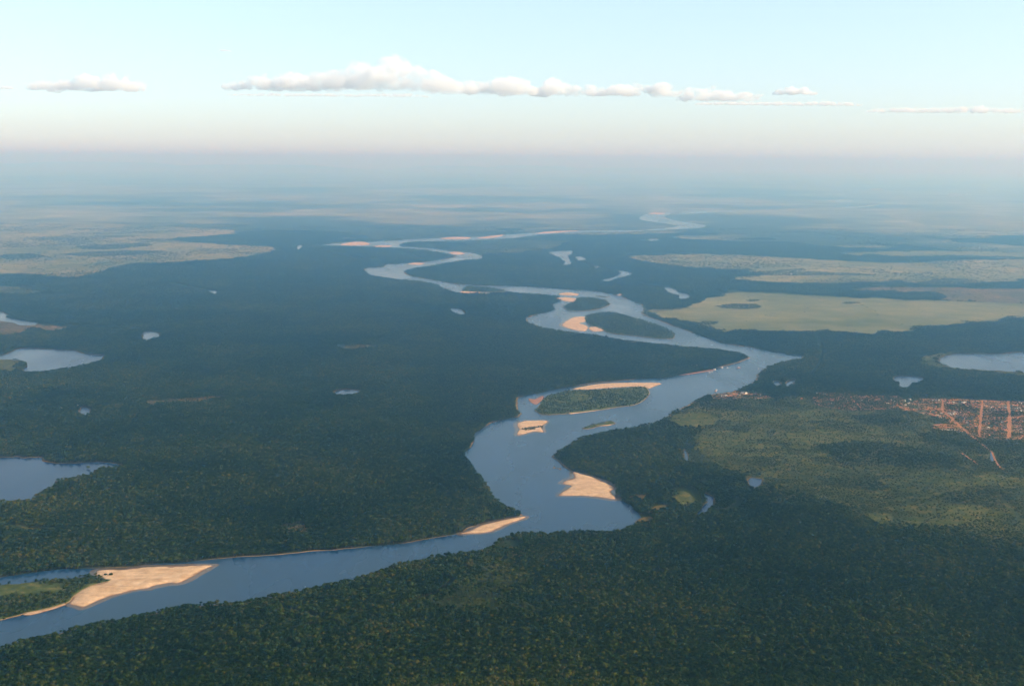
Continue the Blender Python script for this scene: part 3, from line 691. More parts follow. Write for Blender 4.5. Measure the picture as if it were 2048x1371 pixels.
# ---- what grows where.  0 nothing, 1 closed forest, 2 scattered (with local cover and size), 3 wooded island, 4 near trees
def band(x, y):                     # the strip of forest closest to the camera, whose trees are separate objects
    px, py, _ = project(x, y, 6.0)
    return (py > 1358) & (py < 1374) & (px > -12) & (px < 2060)
WOODED = [[(1436,611),(1460,607),(1500,607),(1524,611),(1515,618),(1470,619),(1440,616)], [(1490,601),(1505,598),(1524,601),(1505,604)], [(1396,645),(1415,641),(1438,644),(1430,650),(1405,651)], [(1680,606),(1700,603),(1722,606),(1700,609)],
          [(1545,541),(1600,537),(1615,541),(1580,545)], [(1470,545),(1560,541),(1700,546),(1760,551),(1600,552),(1500,551)], [(1830,566),(1900,556),(1990,566),(1900,574)], [(150,492),(280,486),(300,492),(200,500)],
          [(120,508),(250,500),(330,504),(200,514)], [(0,510),(60,506),(90,514),(20,520)], [(1975,830),(2000,820),(2048,822),(2200,826),(2200,833),(2031,834),(1992,834)], [(1890,809),(1930,808),(1958,813),(1955,822),(1920,821),(1890,817)],
          [(1700,830),(1760,828),(1810,836),(1830,846),(1780,848),(1720,842)], [(1570,832),(1590,828),(1602,834),(1590,840)], [(1640,890),(1700,880),(1800,885),(1850,900),(1900,905),(1920,935),(1850,940),(1760,930),(1690,925),(1650,905)],
          [(1880,990),(1930,975),(2000,978),(2030,1000),(1990,1012),(1900,1005)], [(1720,960),(1790,968),(1740,985),(1720,975)], [(1830,870),(1880,863),(1950,885),(1960,900),(1900,890)], [(1955,882),(2048,884),(2200,890),(2200,905),(2048,900),(1980,893)]]
WOODED_W = [outline(p, 'far', 8.0, 4.0, 3, seed=300 + k) for k, p in enumerate(WOODED)]
PALMGROVE = outline([(880,1215),(940,1160),(985,1135),(1040,1150),(1040,1200),(985,1225),(930,1235)], None, 0, 6, 3, seed=77)
def strip(pts_, wd):
    P_ = ground([p[0] for p in pts_], [p[1] for p in pts_]); t_ = np.gradient(P_, axis=0); n_ = np.stack([-t_[:, 1], t_[:, 0]], 1); n_ /= np.linalg.norm(n_, axis=1)[:, None]
    return np.concatenate([P_ + n_ * wd / 2, (P_ - n_ * wd / 2)[::-1]])
SCARS = [([(1180,922),(1215,938),(1260,957),(1330,986)], 11), ([(1245,905),(1290,932),(1330,962),(1395,1003)], 12), ([(1300,890),(1345,925),(1372,960)], 9), ([(338,565),(372,571),(408,579)], 60), ([(640,500),(700,513),(760,523)], 55),
         ([(1428,1022),(1460,1020),(1480,1008),(1476,996)], 26), ([(1990,985),(2005,1000),(2030,1030),(2060,1060)], 16), ([(560,1215),(640,1235),(700,1260)], 12), ([(120,648),(200,654),(290,660)], 35), ([(810,505),(850,520)], 40),
         ([(880,1150),(905,1165),(870,1190),(800,1215)], 14), ([(1190,535),(1230,537),(1262,541)], 40), ([(1270,566),(1320,574)], 40), ([(960,548),(1040,556),(1100,562)], 30), ([(1150,520),(1190,531)], 30), ([(1632,668),(1640,690),(1646,705),(1640,725),(1622,752)], 20), ([(1605,668),(1612,690),(1612,705)], 10)]
SCAR_W = [strip(p, w) for p, w in SCARS]
KEEP_OFF = SAND_W + ROAD_W + SCAR_W

def classify(x, y):
    c = np.ones(len(x), np.int8); cov = np.ones(len(x)); size = np.ones(len(x))
    def put(W, cl, cv=1.0, sz=1.0):
        m = inside(x, y, W); c[m] = cl; cov[m] = cv; size[m] = sz
    ws = 130.0; jx = (vnoise(x, y, 6.3) - 0.5) * 170; jy = (vnoise(x + 321, y, 6.3) - 0.5) * 260; m = inside(x + (fnoise(x, y, 240.0, 3) - 0.5) * 2.5 * ws + jx, y + (fnoise(x + 777, y, 240.0, 3) - 0.5) * 3.5 * ws + jy, W_SCRUB); c[m] = 2; cov[m] = 0.80; size[m] = 0.62
    m = inside(x + (fnoise(x, y, 90.0, 3) - 0.5) * 150 + jx * 0.4, y + (fnoise(x + 555, y, 90.0, 3) - 0.5) * 150 + jy * 0.4, PALMGROVE); c[m] = 5
    wa = np.clip(np.hypot(x, y) / 80.0, 45, 150)
    x0_, y0_ = x, y
    x = x0_ + (fnoise(x0_, y0_, 170.0, 3) - 0.5) * 2.2 * wa; y = y0_ + (fnoise(x0_ + 999, y0_ - 555, 170.0, 3) - 0.5) * 3.4 * wa
    for W, cv, sz in OPEN_W:
        m = inside(x, y, W); c[m] = 2; cov[m] = cv; size[m] = sz
    x, y = x0_, y0_
    put(W_TOWN, 2, 0.75, 0.6); put(W_RIVERSIDE, 2, 0.8, 0.7); put(W_STRIP, 2, 1.0, 0.75)
    dd = np.hypot(x, y); op = (dd > 11500) & (fnoise(x, y, 1600.0, 4) > 0.72 - (dd - 11500) / 5000.0 * 0.42); c[op & (c == 1)] = 2; cov[op] = 0.10; size[op] = 0.9
    for W in WOODED_W: put(W, 2, 1.4, 0.8)
    put(BANK, 2, 0.10, 0.3)
    for W in RIMS: put(W, 2, 0.35, 0.35)
    for W in WATER: put(W, 0)
    for k, W in enumerate(ISLAND_W): put(W, 2, (1.15, 0.85, 0.8, 1.2, 1.2, 1.0, 1.2, 0.9, 1.2)[k], (0.85, 0.62, 0.5, 0.8, 0.8, 0.5, 0.8, 0.4, 0.8)[k])
    # openings on the islands
    for k in (12, 25): 
        W, cv, sz = OPEN_W[k]; put(W, 2, cv, sz)
    for W in KEEP_OFF: put(W, 0)
    c[(c == 1) & (fnoise(x + 4000, y, 46.0, 2) > 0.86) & (np.hypot(x, y) < 4800)] = 0
    c[(c == 1) & band(x, y)] = 4
    return c, cov, size

def visible(x, y, pad=330):
    px, py, w = project(x, y, 0.0)
    return (w > 100) & (px > -pad) & (px < 2048 + pad) & (py < 1620)

pts, kinds, rots, scls = [], [], [], []
spts, skinds, srots, sscls = [], [], [], []     # trees of open ground
near = []
def emit(x, y, idx, rot, sc, open_=False):
    A = (spts, skinds, srots, sscls) if open_ else (pts, kinds, rots, scls)
    A[0].append(np.column_stack([x, y, np.zeros(len(x))])); A[1].append(idx); A[2].append(rot); A[3].append(sc)

def single_trees(cx, cy, s):
    """fill small cells (centres cx, cy, side s) tree by tree"""
    r_ = np.random.default_rng(int(s) + len(cx))
    d = np.hypot(cx, cy)
    stp = np.where(d < 3200, 7.4, np.where(d < 6000, 8.4, np.where(d < 10000, 13.0, 21.0)))
    for step in (7.4, 8.4, 13.0, 21.0):
        m = stp == step
        if not m.any(): continue
        n = max(1, round(s / step)); st = s / n
        oi, oj = np.meshgrid((np.arange(n) + .5) * st - s / 2, (np.arange(n) + .5) * st - s / 2)
        x = (cx[m][:, None] + oi.ravel()[None]).ravel(); y = (cy[m][:, None] + oj.ravel()[None]).ravel()
        x = x + (r_.random(len(x)) - .5) * st * 0.8; y = y + (r_.random(len(x)) - .5) * st * 0.8
        c, cov, size = classify(x, y)
        # openness clusters: thickets and gaps
        dd = np.hypot(x, y); far_ = dd > 7000
        cl = np.where(far_, 0.45 * fnoise(x, y, 260.0, 3) + 0.55 * fnoise(x, y, 900.0, 3), 0.5 * fnoise(x + 0.3 * y, y * 2.4, 130.0, 3) + 0.5 * fnoise(x, y * 1.6, 330.0, 3))
        p = np.clip(cov * np.clip((cl - 0.42) * 12.0, np.where(far_, 0.12, 0.55), 5.0), 0, 1)
        p = np.where(cov > 0.9, np.maximum(p, 0.8), p)
        keep = ((c == 1) & (r_.random(len(x)) > 0.04)) | ((c == 2) & (r_.random(len(x)) < p)) | (c == 5) | (c == 4)
        x, y, c, size = x[keep], y[keep], c[keep], size[keep]
        for cls in (1, 2, 4, 5):
            k = c == cls
            if not k.any(): continue
            xs, ys, sz = x[k], y[k], size[k]; n_ = len(xs)
            if cls == 4:
                near.append(np.column_stack([xs, ys])); continue
            rot = r_.random(n_) * 6.283; g = 0.62 + 0.50 * r_.random(n_)
            if cls == 5:
                pal = r_.random(n_) < 0.9 * np.clip((fnoise(xs, ys, 60, 3) - 0.3) * 3.5, 0, 1)
                idx = np.where(pal, np.array(PALMS)[r_.integers(0, 3, n_)], np.array(SINGLE)[r_.integers(0, 6, n_)])
                sc = np.stack([g, g, g], 1) * np.where(pal, 1.15, 0.85)[:, None]
            elif st < 12:
                idx = np.array(SINGLE)[r_.integers(0, 6, n_)]; sc = np.stack([g, g, g * 0.97], 1) * sz[:, None]
                if cls == 2:
                    bu = r_.random(n_) < 0.3; idx = np.where(bu, np.array(BUSH)[r_.integers(0, 3, n_)], idx); sc = np.where(bu[:, None], sc * 1.5, sc)
                    po = r_.random(n_) < 0.05; idx = np.where(po, np.array(PALMS)[r_.integers(0, 3, n_)], idx)
            else:
                idx = np.array(CLUMP)[r_.integers(0, 4, n_)]; w = st / 12.5
                sc = np.stack([g * w, g * w, g * (0.95 + 0.1 * w)], 1) * sz[:, None]
                if cls == 2: sc *= np.array([0.9, 0.9, 1.1])
            emit(xs, ys, idx, rot, sc, cls == 2)

LIMIT = 16500.0
g0 = 400.0
ax = np.arange(-15000, 15000, g0) + g0 / 2; ay = np.arange(1200, LIMIT, g0) + g0 / 2
CX, CY = (a.ravel() for a in np.meshgrid(ax, ay))
size = g0
while True:
    k = visible(CX, CY, 330 + 900 * size / 400.0 * 2000 / np.maximum(CY, 1500)); CX, CY = CX[k], CY[k]
    d = np.hypot(CX, CY)
    off = (np.arange(7) + .5) / 7 - .5
    ox, oy = np.meshgrid(off * size * 1.04, off * size * 1.04)
    c, _, _ = classify((CX[:, None] + ox.ravel()[None]).ravel(), (CY[:, None] + oy.ravel()[None]).ravel())
    c = c.reshape(len(CX), -1)
    allf = (c == 1).all(1); empty = (c == 0).all(1)
    ok = allf & (size <= np.maximum(d / 38.0, 50))
    n_ = int(ok.sum())
    if n_:
        emit(CX[ok], CY[ok], np.array(TILES[int(size)])[rng.integers(0, 4, n_)], rng.integers(0, 4, n_) * (math.pi / 2), np.ones((n_, 3)))
    rest = ~ok & ~empty
    small = rest & ((size <= 50) | ((size <= 100) & (d > 9000)) | ((size <= 200) & (d > 18000)))
    if small.any(): single_trees(CX[small], CY[small], size)
    sub = rest & ~small
    CX, CY = CX[sub], CY[sub]
    if len(CX) == 0: break
    q = size / 4
    CX, CY = np.concatenate([CX - q, CX + q, CX - q, CX + q]), np.concatenate([CY - q, CY - q, CY + q, CY + q])
    size /= 2

ex = rng.uniform(-3200, 3200, 13000); ey = rng.uniform(1700, 6200, 13000)
ok = visible(ex, ey, 60); ex, ey = ex[ok], ey[ok]; ec, _, _ = classify(ex, ey); k = (ec == 1) & (fnoise(ex, ey, 260.0, 3) > 0.42); ex, ey = ex[k], ey[k]
emit(ex, ey, np.array(SINGLE)[rng.integers(0, 6, len(ex))], rng.random(len(ex)) * 6.28, np.stack([rng.uniform(0.9, 1.4, len(ex)), rng.uniform(0.9, 1.4, len(ex)), rng.uniform(1.1, 1.4, len(ex))], 1))
bx_ = np.concatenate([np.linspace(1046, 1083, 60), np.linspace(1050, 1070, 20)]); by_ = np.concatenate([np.linspace(858.5, 853.5, 60), np.linspace(860.5, 858.5, 20)])
bp_ = ground(bx_ + rng.normal(size=80) * 1.2, by_ + rng.normal(size=80) * 0.5)
emit(bp_[:, 0], bp_[:, 1], np.array(BUSH)[rng.integers(0, 3, 80)], rng.random(80) * 6.28, np.full((80, 3), 1.35) * rng.uniform(0.7, 1.2, (80, 1)), True)
near = np.concatenate(near)
px, py, _ = project(near[:, 0], near[:, 1], 6.0)
order = np.argsort(np.where((py < 1371) & (px > 2) & (px < 2046), -py, 1e9)); near = near[order]
vis, more = near[:300], near[300:]
print("near trees", len(near), py[order[0]], py[order[299]])
emit(more[:, 0], more[:, 1], np.array(SINGLE)[rng.integers(0, 6, len(more))], rng.random(len(more)) * 6.28, np.full((len(more), 3), 0.9))
def scatter(name, label, P_, K_, R_, S_):
    P_ = np.concatenate(P_); K_ = np.concatenate(K_).astype(np.int32); R_ = np.concatenate(R_).astype(np.float32); S_ = np.concatenate(S_).astype(np.float32)
    me = bpy.data.meshes.new(name); me.vertices.add(len(P_)); me.vertices.foreach_set("co", P_.astype(np.float32).ravel())
    a = me.attributes.new("shape", 'INT', 'POINT'); a.data.foreach_set("value", K_)
    rv = np.zeros((len(P_), 3), np.float32); rv[:, 2] = R_
    a = me.attributes.new("turn", 'FLOAT_VECTOR', 'POINT'); a.data.foreach_set("vector", rv.ravel())
    a = me.attributes.new("grow", 'FLOAT_VECTOR', 'POINT'); a.data.foreach_set("vector", S_.ravel())
    o = link(bpy.data.objects.new(name, me)); tag(o, label, None, None, "stuff")
    ng = bpy.data.node_groups.new(name, 'GeometryNodeTree')
    ng.interface.new_socket("Geometry", in_out='INPUT', socket_type='NodeSocketGeometry'); ng.interface.new_socket("Geometry", in_out='OUTPUT', socket_type='NodeSocketGeometry')
    gi = ng.nodes.new("NodeGroupInput"); go = ng.nodes.new("NodeGroupOutput"); join = ng.nodes.new("GeometryNodeJoinGeometry")
    def named(nm, ty):
        n = ng.nodes.new("GeometryNodeInputNamedAttribute"); n.data_type = ty; n.inputs[0].default_value = nm; return n.outputs[0]
    sh, tu, gr = named("shape", 'INT'), named("turn", 'FLOAT_VECTOR'), named("grow", 'FLOAT_VECTOR')
    for k in np.unique(K_):
        oi = ng.nodes.new("GeometryNodeObjectInfo"); oi.inputs[0].default_value = protos[k]; oi.inputs[1].default_value = False
        eq = ng.nodes.new("FunctionNodeCompare"); eq.data_type = 'INT'; eq.operation = 'EQUAL'
        ng.links.new(sh, eq.inputs[2]); eq.inputs[3].default_value = int(k)
        ip = ng.nodes.new("GeometryNodeInstanceOnPoints")
        ng.links.new(gi.outputs[0], ip.inputs["Points"]); ng.links.new(eq.outputs[0], ip.inputs["Selection"]); ng.links.new(oi.outputs["Geometry"], ip.inputs["Instance"])
        ng.links.new(tu, ip.inputs["Rotation"]); ng.links.new(gr, ip.inputs["Scale"]); ng.links.new(ip.outputs[0], join.inputs[0])
    ng.links.new(join.outputs[0], go.inputs[0])
    md = o.modifiers.new("grow", 'NODES'); md.node_group = ng
    print(name, len(P_)); return o
scatter("forest", "dense dark green rainforest canopy covering the plain on both sides of the river", pts, kinds, rots, scls)
scatter("savanna_woods", "scattered trees and thickets over the open grassland, town and river islands", spts, skinds, srots, sscls)

# ---- the trees closest to the camera, one object each
kinds_n = []
for v in range(6):
    r_ = np.random.default_rng(900 + v); H, R_ = 10.5 + 3 * r_.random(), 4.6 + 1.4 * r_.random()
    b = Build(); crown(b, 0, 0, R_, H, 12, ICO2, 170, r_, 0.22 + 0.12 * v)
    kinds_n.append((b.mesh("crown", [M_leaf]), trunk_mesh("trunk", H, R_, r_)))
LOOK = ["blackish green", "dark green", "mid green", "olive green", "yellowish green", "pale olive"]
PLACE = ["in the bottom left corner", "at the bottom edge below the big sandbar's tip", "at the bottom edge, a quarter of the way across", "at the bottom edge, left of centre", "at the bottom edge, just right of centre",
         "at the bottom edge, below the river's near bend", "at the bottom edge, three quarters of the way across", "in the bottom right corner"]
for k, p in enumerate(vis):
    v = random.randrange(6); root = bpy.data.objects.new("tree", None); root.location = (p[0], p[1], 0); root.rotation_euler = (0, 0, random.random() * 6.28)
    g = 0.85 + 0.35 * random.random(); g *= 0.85; root.scale = (g, g, g); link(root); pl_ = PLACE[int(np.clip(project(p[:1], p[1:], 6.0)[0][0] // 256, 0, 7))]; tag(root, f"{LOOK[v]} forest tree {pl_}", "tree", f"{LOOK[v]} trees {pl_}")
    link(bpy.data.objects.new("crown", kinds_n[v][0]), root); link(bpy.data.objects.new("trunk", kinds_n[v][1]), root)

# bushes standing on the big sandbar
BUSH_AT = [((211,1151), "dark bush on the sandbar, closest to the wooded island tip", 0.9), ((222,1151.5), "dark green bush near the base of the big sandbar, the widest of three", 1.15), ((198,1153), "low green bush where the big sandbar meets the wooded island", 0.8)]
bm_c = [Build() for _ in range(3)]
for k, ((bx_, by_), lab, g) in enumerate(BUSH_AT):
    r_ = np.random.default_rng(950 + k); crown(bm_c[k], 0, 0, 3.6, 5.0, 10, ICO2, 120, r_, 0.35); W = ground(bx_, by_)[0]
    root = bpy.data.objects.new("bush", None); root.location = (W[0], W[1], 2.2); root.scale = (g, g, g); link(root); tag(root, lab, "bush")
    link(bpy.data.objects.new("crown", bm_c[k].mesh("crown", [M_leaf])), root)
    tb = Build(); limb(tb, (0, 0, -1.5), (0.2, 0.1, 3.0), 0.3, 0.15); link(bpy.data.objects.new("trunk", tb.mesh("trunk", M_bark)), root)

# ================================================================== TOWN AND BOATS
def house_meshes(w, d, h, rise, eave=0.6, hip=False):
    b = Build(); x, y = w / 2, d / 2
    V = [(-x, -y, -.3), (x, -y, -.3), (x, y, -.3), (-x, y, -.3), (-x, -y, h), (x, -y, h), (x, y, h), (-x, y, h), (-x, 0, h + rise * .96), (x, 0, h + rise * .96)]
    F = [(0, 1, 5), (0, 5, 4), (1, 2, 6), (1, 6, 5), (2, 3, 7), (2, 7, 6), (3, 0, 4), (3, 4, 7), (5, 6, 9), (7, 4, 8)]
    b.add(np.array(V, float), F)
    wall = b
    b = Build(); ex, ey = x + eave, y + eave; t = 0.18; low = h - eave * rise / y; rx = ex * (0.55 if hip else 1.0)
    V = [(-ex, -ey, low), (ex, -ey, low), (rx, 0, h + rise), (-rx, 0, h + rise), (ex, ey, low), (-ex, ey, low)]
    V = V + [(a, b_, c + t) for a, b_, c in V]
    F = [(6, 7, 8), (6, 8, 9), (9, 8, 10), (9, 10, 11), (1, 0, 3), (1, 3, 2), (2, 3, 5), (2, 5, 4), (0, 1, 7), (0, 7, 6), (4, 5, 11), (4, 11, 10), (1, 2, 8), (1, 8, 7), (2, 4, 10), (2, 10, 8), (3, 0, 6), (3, 6, 9), (5, 3, 9), (5, 9, 11)]
    if hip: F += [(7, 10, 8), (11, 6, 9)]
    b.add(np.array(V, float), F)
    dr = Build()
    def panel(px_, pz0, pz1, hw):
        V = [(px_ - hw, -y - .05, pz0), (px_ + hw, -y - .05, pz0), (px_ + hw, -y - .05, pz1), (px_ - hw, -y - .05, pz1)]
        V = V + [(a, c + .06, e) for a, c, e in V]
        dr.add(np.array(V, float), [(0, 1, 2), (0, 2, 3), (1, 5, 6), (1, 6, 2), (4, 0, 3), (4, 3, 7), (3, 2, 6), (3, 6, 7)])
    panel(0, 0, 2.1, .5)
    return wall, b, dr
HOUSE = {}
for wn, wm in (("w", M_wallw), ("c", M_wallc), ("b", M_wallb)):
    for rn, rm in (("r", M_roofr), ("w", M_roofw), ("g", M_roofg)):
        for sn, dims in (("s", (9.5, 7.5, 3.0, 1.9)), ("m", (13, 9, 3.4, 2.3)), ("l", (24, 10, 4.2, 2.6))):
            a, b, c = house_meshes(*dims, hip=(rn == "r" and sn == "m"))
            HOUSE[wn + rn + sn] = (a.mesh("wall", wm), b.mesh("roof", rm), c.mesh("door", M_wood))
def house(p, kind, label, group, rot=None, s=1.0, pix=True):
    W = ground(p[0], p[1])[0]
    o = bpy.data.objects.new("house", None); o.location = (W[0], W[1], 0.4); o.scale = (s, s, s)
    o.rotation_euler = (0, 0, random.choice((0, 0, 1.57, 0.08, -0.1)) if rot is None else rot); link(o); tag(o, label, "house", group)
    for nm, me in zip(("wall", "roof", "door"), HOUSE[kind]): link(bpy.data.objects.new(nm, me), o)
T = lambda l: [(1840 + a / 9.846, 790 + b / 9.846) for a, b in l]
S_ = lambda l: [(1600 + a / 7.877, 770 + b / 7.877) for a, b in l]
V_ = lambda l: [(1000 + a / 3.2, 560 + b / 3.2) for a, b in l]
def cluster(pts_, kinds_, label, group, rot=None, s=0.82):
    names = {"w": "white", "c": "cream", "b": "brick"}; roofs = {"r": "red tiled", "w": "white", "g": "grey"}
    for p in (pts_ if len(pts_) < 12 else random.sample(pts_, int(len(pts_) * 0.75))):
        k = random.choice(kinds_); big = {"s": "small", "m": "mid-sized", "l": "long"}[k[2]]
        lab = f"{big} {names[k[0]]} house with {roofs[k[1]]} roof {label}"
        house(p, k, lab, f"{big} {names[k[0]]}, {roofs[k[1]]}: {group}", rot, s)
cluster(T([(440,687),(490,687),(540,687),(588,687),(637,687),(687,687)]), ["wws"], "in the row of six by the diagonal road", "houses in the neat row", 0.0, 0.62)
cluster(T([(710,722),(760,727),(808,727),(855,725)]), ["wws"], "in the short row touching the diagonal road", "houses in the short row", 0.0, 0.62)
cluster(T([(390,645),(432,645),(500,645),(545,645),(600,645),(640,645),(685,650)]), ["brs"], "in the row behind the white row", "houses behind the white row", 0.0, 0.6)
cluster(T([(155,325),(195,322),(310,345),(150,375),(75,375),(240,395),(262,412),(288,405),(318,412),(352,412),(384,420),(425,450),(490,450),(420,370),(330,265),(308,230),(288,215),(120,350),(205,350),(450,420),(575,452),(540,425)]), ["wws", "cws", "crs", "crs", "brs"], "at the bright head of the diagonal road", "houses at the road head", None, 0.8)
cluster(T([(610,400),(640,378),(700,376),(752,376),(775,345),(570,365),(680,350)]), ["cwm", "wwm", "crs"], "beside the sandy yard by the road head", "houses by the sandy yard")
cluster(T([(530,150),(650,145),(700,150),(305,155),(640,185),(560,120),(480,105),(120,105),(200,110),(260,105),(30,130),(140,150),(560,165),(330,115),(600,160)]), ["wws", "crs", "brs", "brm", "brs"], "along the top street of the town", "houses on the top street")
cluster(T([(820,200),(850,170),(900,180),(960,180),(1010,190),(1050,195),(1090,180),(1120,212),(1132,245),(1170,195),(1140,200),(870,205),(930,200),(1000,170),(990,330),(1040,330),(850,315),(900,320),(720,290),(950,350),(1080,340)]), ["brs", "brs", "crs", "brs", "wws", "brm"], "between the two vertical streets and the woodlot", "houses west of the first street")
cluster(T([(1260,200),(1300,220),(1370,175),(1450,140),(1500,200),(1540,240),(1480,270),(1400,250),(1640,215),(1600,230),(1690,245),(1640,280),(1340,345),(1300,330),(1480,120),(1430,235)]), ["brs", "crs", "wws", "brs", "crs"], "between the two vertical red streets, upper half", "houses between the streets, upper half")
cluster(T([(1840,250),(1900,215),(1860,215),(1830,210),(1890,315),(1980,315),(1980,165),(1900,270),(2020,230),(1950,260),(1800,170)]), ["brs", "wws", "crs", "brs"], "right of the widest red street, upper half", "houses beyond the widest street, upper half")
cluster(T([(770,480),(862,515),(945,588),(882,550),(1000,585),(830,545),(970,690),(1010,650),(1060,560),(1020,440),(1050,400),(1110,400),(1130,420),(900,480),(930,545),(1080,620),(1000,530),(860,460)]), ["wws", "crs", "brs", "brs", "brm"], "between the diagonal road and the first street", "houses in the road wedge")
cluster(T([(1280,475),(1460,515),(1430,480),(1300,620),(1340,645),(1380,655),(1470,610),(1245,680),(1352,790),(1310,740),(1400,700),(1450,650),(1520,560),(1580,600),(1620,540),(1560,680),(1500,730),(1600,720),(1660,525),(1340,560),(1390,600),(1540,500),(1430,745),(1480,700),(1260,560),(1300,520),(1620,640),(1560,845),(1650,690)]), ["wws", "brs", "crs", "brs", "brs", "brs"], "between the two vertical red streets, lower half", "houses between the streets, lower half")
cluster(T([(2000,530),(2010,630),(1950,610),(1920,690),(1870,580),(1900,540),(1960,560),(2030,580),(1980,680),(2040,690),(1850,640),(1900,620),(1930,580),(2040,520),(1990,750)]), ["wws", "brs", "crs", "brs"], "right of the widest red street, lower half", "houses beyond the widest street, lower half")
cluster(S_([(20,215),(75,220),(270,130),(310,142),(390,150),(412,145),(220,212),(272,215),(280,260),(295,310),(130,255),(250,245)]), ["wws", "brs", "brs", "brm"], "in the hamlet ending the village strip", "houses at the strip end")
cluster(S_([(490,220),(485,285),(600,215),(650,160),(735,185),(740,235),(762,236),(822,235),(660,210),(692,236),(570,220),(720,325),(770,345),(612,365),(800,200),(850,180)]), ["wws", "brm", "brs", "brs", "brs"], "among trees midway along the village strip", "houses midway along the strip")
cluster(S_([(975,240),(1000,210),(1100,262),(1195,200),(1230,200),(1220,225),(1280,220),(1270,240),(1195,170),(1310,180),(1030,180),(930,345),(962,355),(875,380),(1160,300),(1240,285),(1250,190),(950,180)]), ["brs", "brm", "wws", "crs"], "among trees past the middle of the village strip", "houses past the middle of the strip")
cluster(S_([(1410,250),(1442,262),(1490,262),(1380,297),(1640,255),(1640,240),(1610,355),(1690,300),(1885,380),(1780,265),(1812,265),(1850,265),(1730,230),(1590,255),(1500,205),(1440,235),(1710,290),(1660,320),(1500,300)]), ["wws", "brs", "crs", "wwm"], "where the village strip meets the town", "houses where strip meets town")
cluster(V_([(1420,745),(1442,742),(1495,757),(1512,760),(1500,715),(1542,720),(1585,727),(1640,718),(1380,712),(1530,735),(1475,745)]), ["crs", "wwm", "cws", "wws"], "in the riverside hamlet on the near bank", "houses in the riverside hamlet")
cluster(V_([(1560,728)]), ["wwl"], "in the riverside hamlet on the near bank", "long house of the hamlet", 0.0, 1.1)
cluster(T([(352,110)]), ["wwl"], "on the top street of the town", "long house on the top street", 0.0)
cluster(T([(850,160)]), ["wwl"], "behind the woodlot of the town", "long house behind the woodlot", 0.0)
cluster(V_([(1230,546),(1256,545)]), ["wws"], "alone in the forest on the far bank", "houses in the far bank forest", 0.0)
house((124, 816), "cws", "small cream house alone in the forest left of a pond", None, 0.0); house((157, 811), "wws", "small white house beside the forest pond", None, 0.0)

def boat_parts(Lh, B, kind):
    """kind: 'river' covered passenger boat, 'barge' flat ferry with deckhouse, 'canoe' open skiff"""
    secs = [(-0.5, 0.62, 0.95), (-0.3, 0.95, 0.85), (0.0, 1.0, 0.8), (0.25, 0.9, 0.9), (0.42, 0.5, 1.15), (0.5, 0.06, 1.4)]
    hgt = {"river": 1.5, "barge": 1.3, "canoe": 0.75}[kind]
    if kind == "barge": secs = [(-0.5, 0.9, 1.0), (-0.4, 1.0, 0.95), (0.0, 1.0, 0.95), (0.4, 1.0, 0.95), (0.5, 0.88, 1.05)]
    V, F = [], []
    for t, w, h in secs:
        x = t * Lh; y = w * B / 2
        V += [(x, 0, -0.35), (x, y * .8, -.2), (x, y, h * hgt), (x, y * .9, h * hgt), (x, -y * .9, h * hgt), (x, -y, h * hgt), (x, -y * .8, -.2)]
    n = 7
    for s in range(len(secs) - 1):
        for i in range(n):
            if kind != "canoe" or i != 3:
                j = (i + 1) % n; a, b_, c, d = s * n + i, s * n + j, (s + 1) * n + j, (s + 1) * n + i
                F += [(a, b_, c), (a, c, d)]
    e = (len(secs) - 1) * n
    for k in range(1, n - 1): F += [(0, k + 1, k), (e, e + k, e + k + 1)]
    b = Build(); b.add(np.array(V, float), F); parts = [("hull", b, M_hull if kind != "barge" else M_hullr)]
    def box(bb, x0, x1, y0, y1, z0, z1):
        V = [(x, y, z) for z in (z0, z1) for x, y in ((x0, y0), (x1, y0), (x1, y1), (x0, y1))]
        bb.add(np.array(V, float), [(0, 2, 1), (0, 3, 2), (4, 5, 6), (4, 6, 7), (0, 1, 5), (0, 5, 4), (1, 2, 6), (1, 6, 5), (2, 3, 7), (2, 7, 6), (3, 0, 4), (3, 4, 7)])
    if kind == "canoe":
        for k, x in enumerate((-.25, 0.02, .25)):
            b = Build(); box(b, x * Lh - .15, x * Lh + .15, -B * .42, B * .42, .45, .52); parts.append(("seat", b, M_wood))
    else:
        b = Build(); box(b, -.40 * Lh, .22 * Lh, -B * .38, B * .38, hgt * .9, hgt + 2.3); parts.append(("cabin", b, M_wallw))
        for sd in (-1, 1):
            for x in (-.32, -.18, -.04, .10):
                b = Build(); box(b, x * Lh, x * Lh + .08 * Lh, sd * B * .38 - .04, sd * B * .38 + .04, hgt + 1.0, hgt + 1.8); parts.append(("window", b, M_dark))
        b = Build(); box(b, -.44 * Lh, .27 * Lh, -B * .46, B * .46, hgt + 2.32, hgt + 2.5); parts.append(("roof", b, M_roofw))
        if kind == "barge":
            b = Build(); limb(b, (.15 * Lh, 0, hgt + 2.5), (.15 * Lh, 0, hgt + 6.5), .12, .06); parts.append(("mast", b, M_wood))
    return parts
def boat(p, kind, Lh, B, rot, label):
    W = ground(p[0], p[1], 0.7)[0]; o = bpy.data.objects.new({"river": "river_boat", "barge": "ferry_barge", "canoe": "canoe"}[kind], None)
    o.location = (W[0], W[1], 0.72); o.rotation_euler = (0, 0, rot); link(o); tag(o, label, "boat")
    for nm, b, m in boat_parts(Lh, B, kind): link(bpy.data.objects.new(nm, b.mesh(nm, m)), o)
boat((1477,735.5), "barge", 21, 8, 0.25, "white ferry with deckhouse out in the middle of the river")
boat((1444,735.2), "river", 15, 4.5, 0.5, "bright white river boat moored at the far bank beside a red patch")
boat((1455,735.5), "river", 11, 3.6, 0.4, "pale boat at the far bank, closest to the mid-river ferry")
boat((1419,745), "river", 10, 3.4, 0.35, "white boat at the sandy landing, farthest from the ferry")
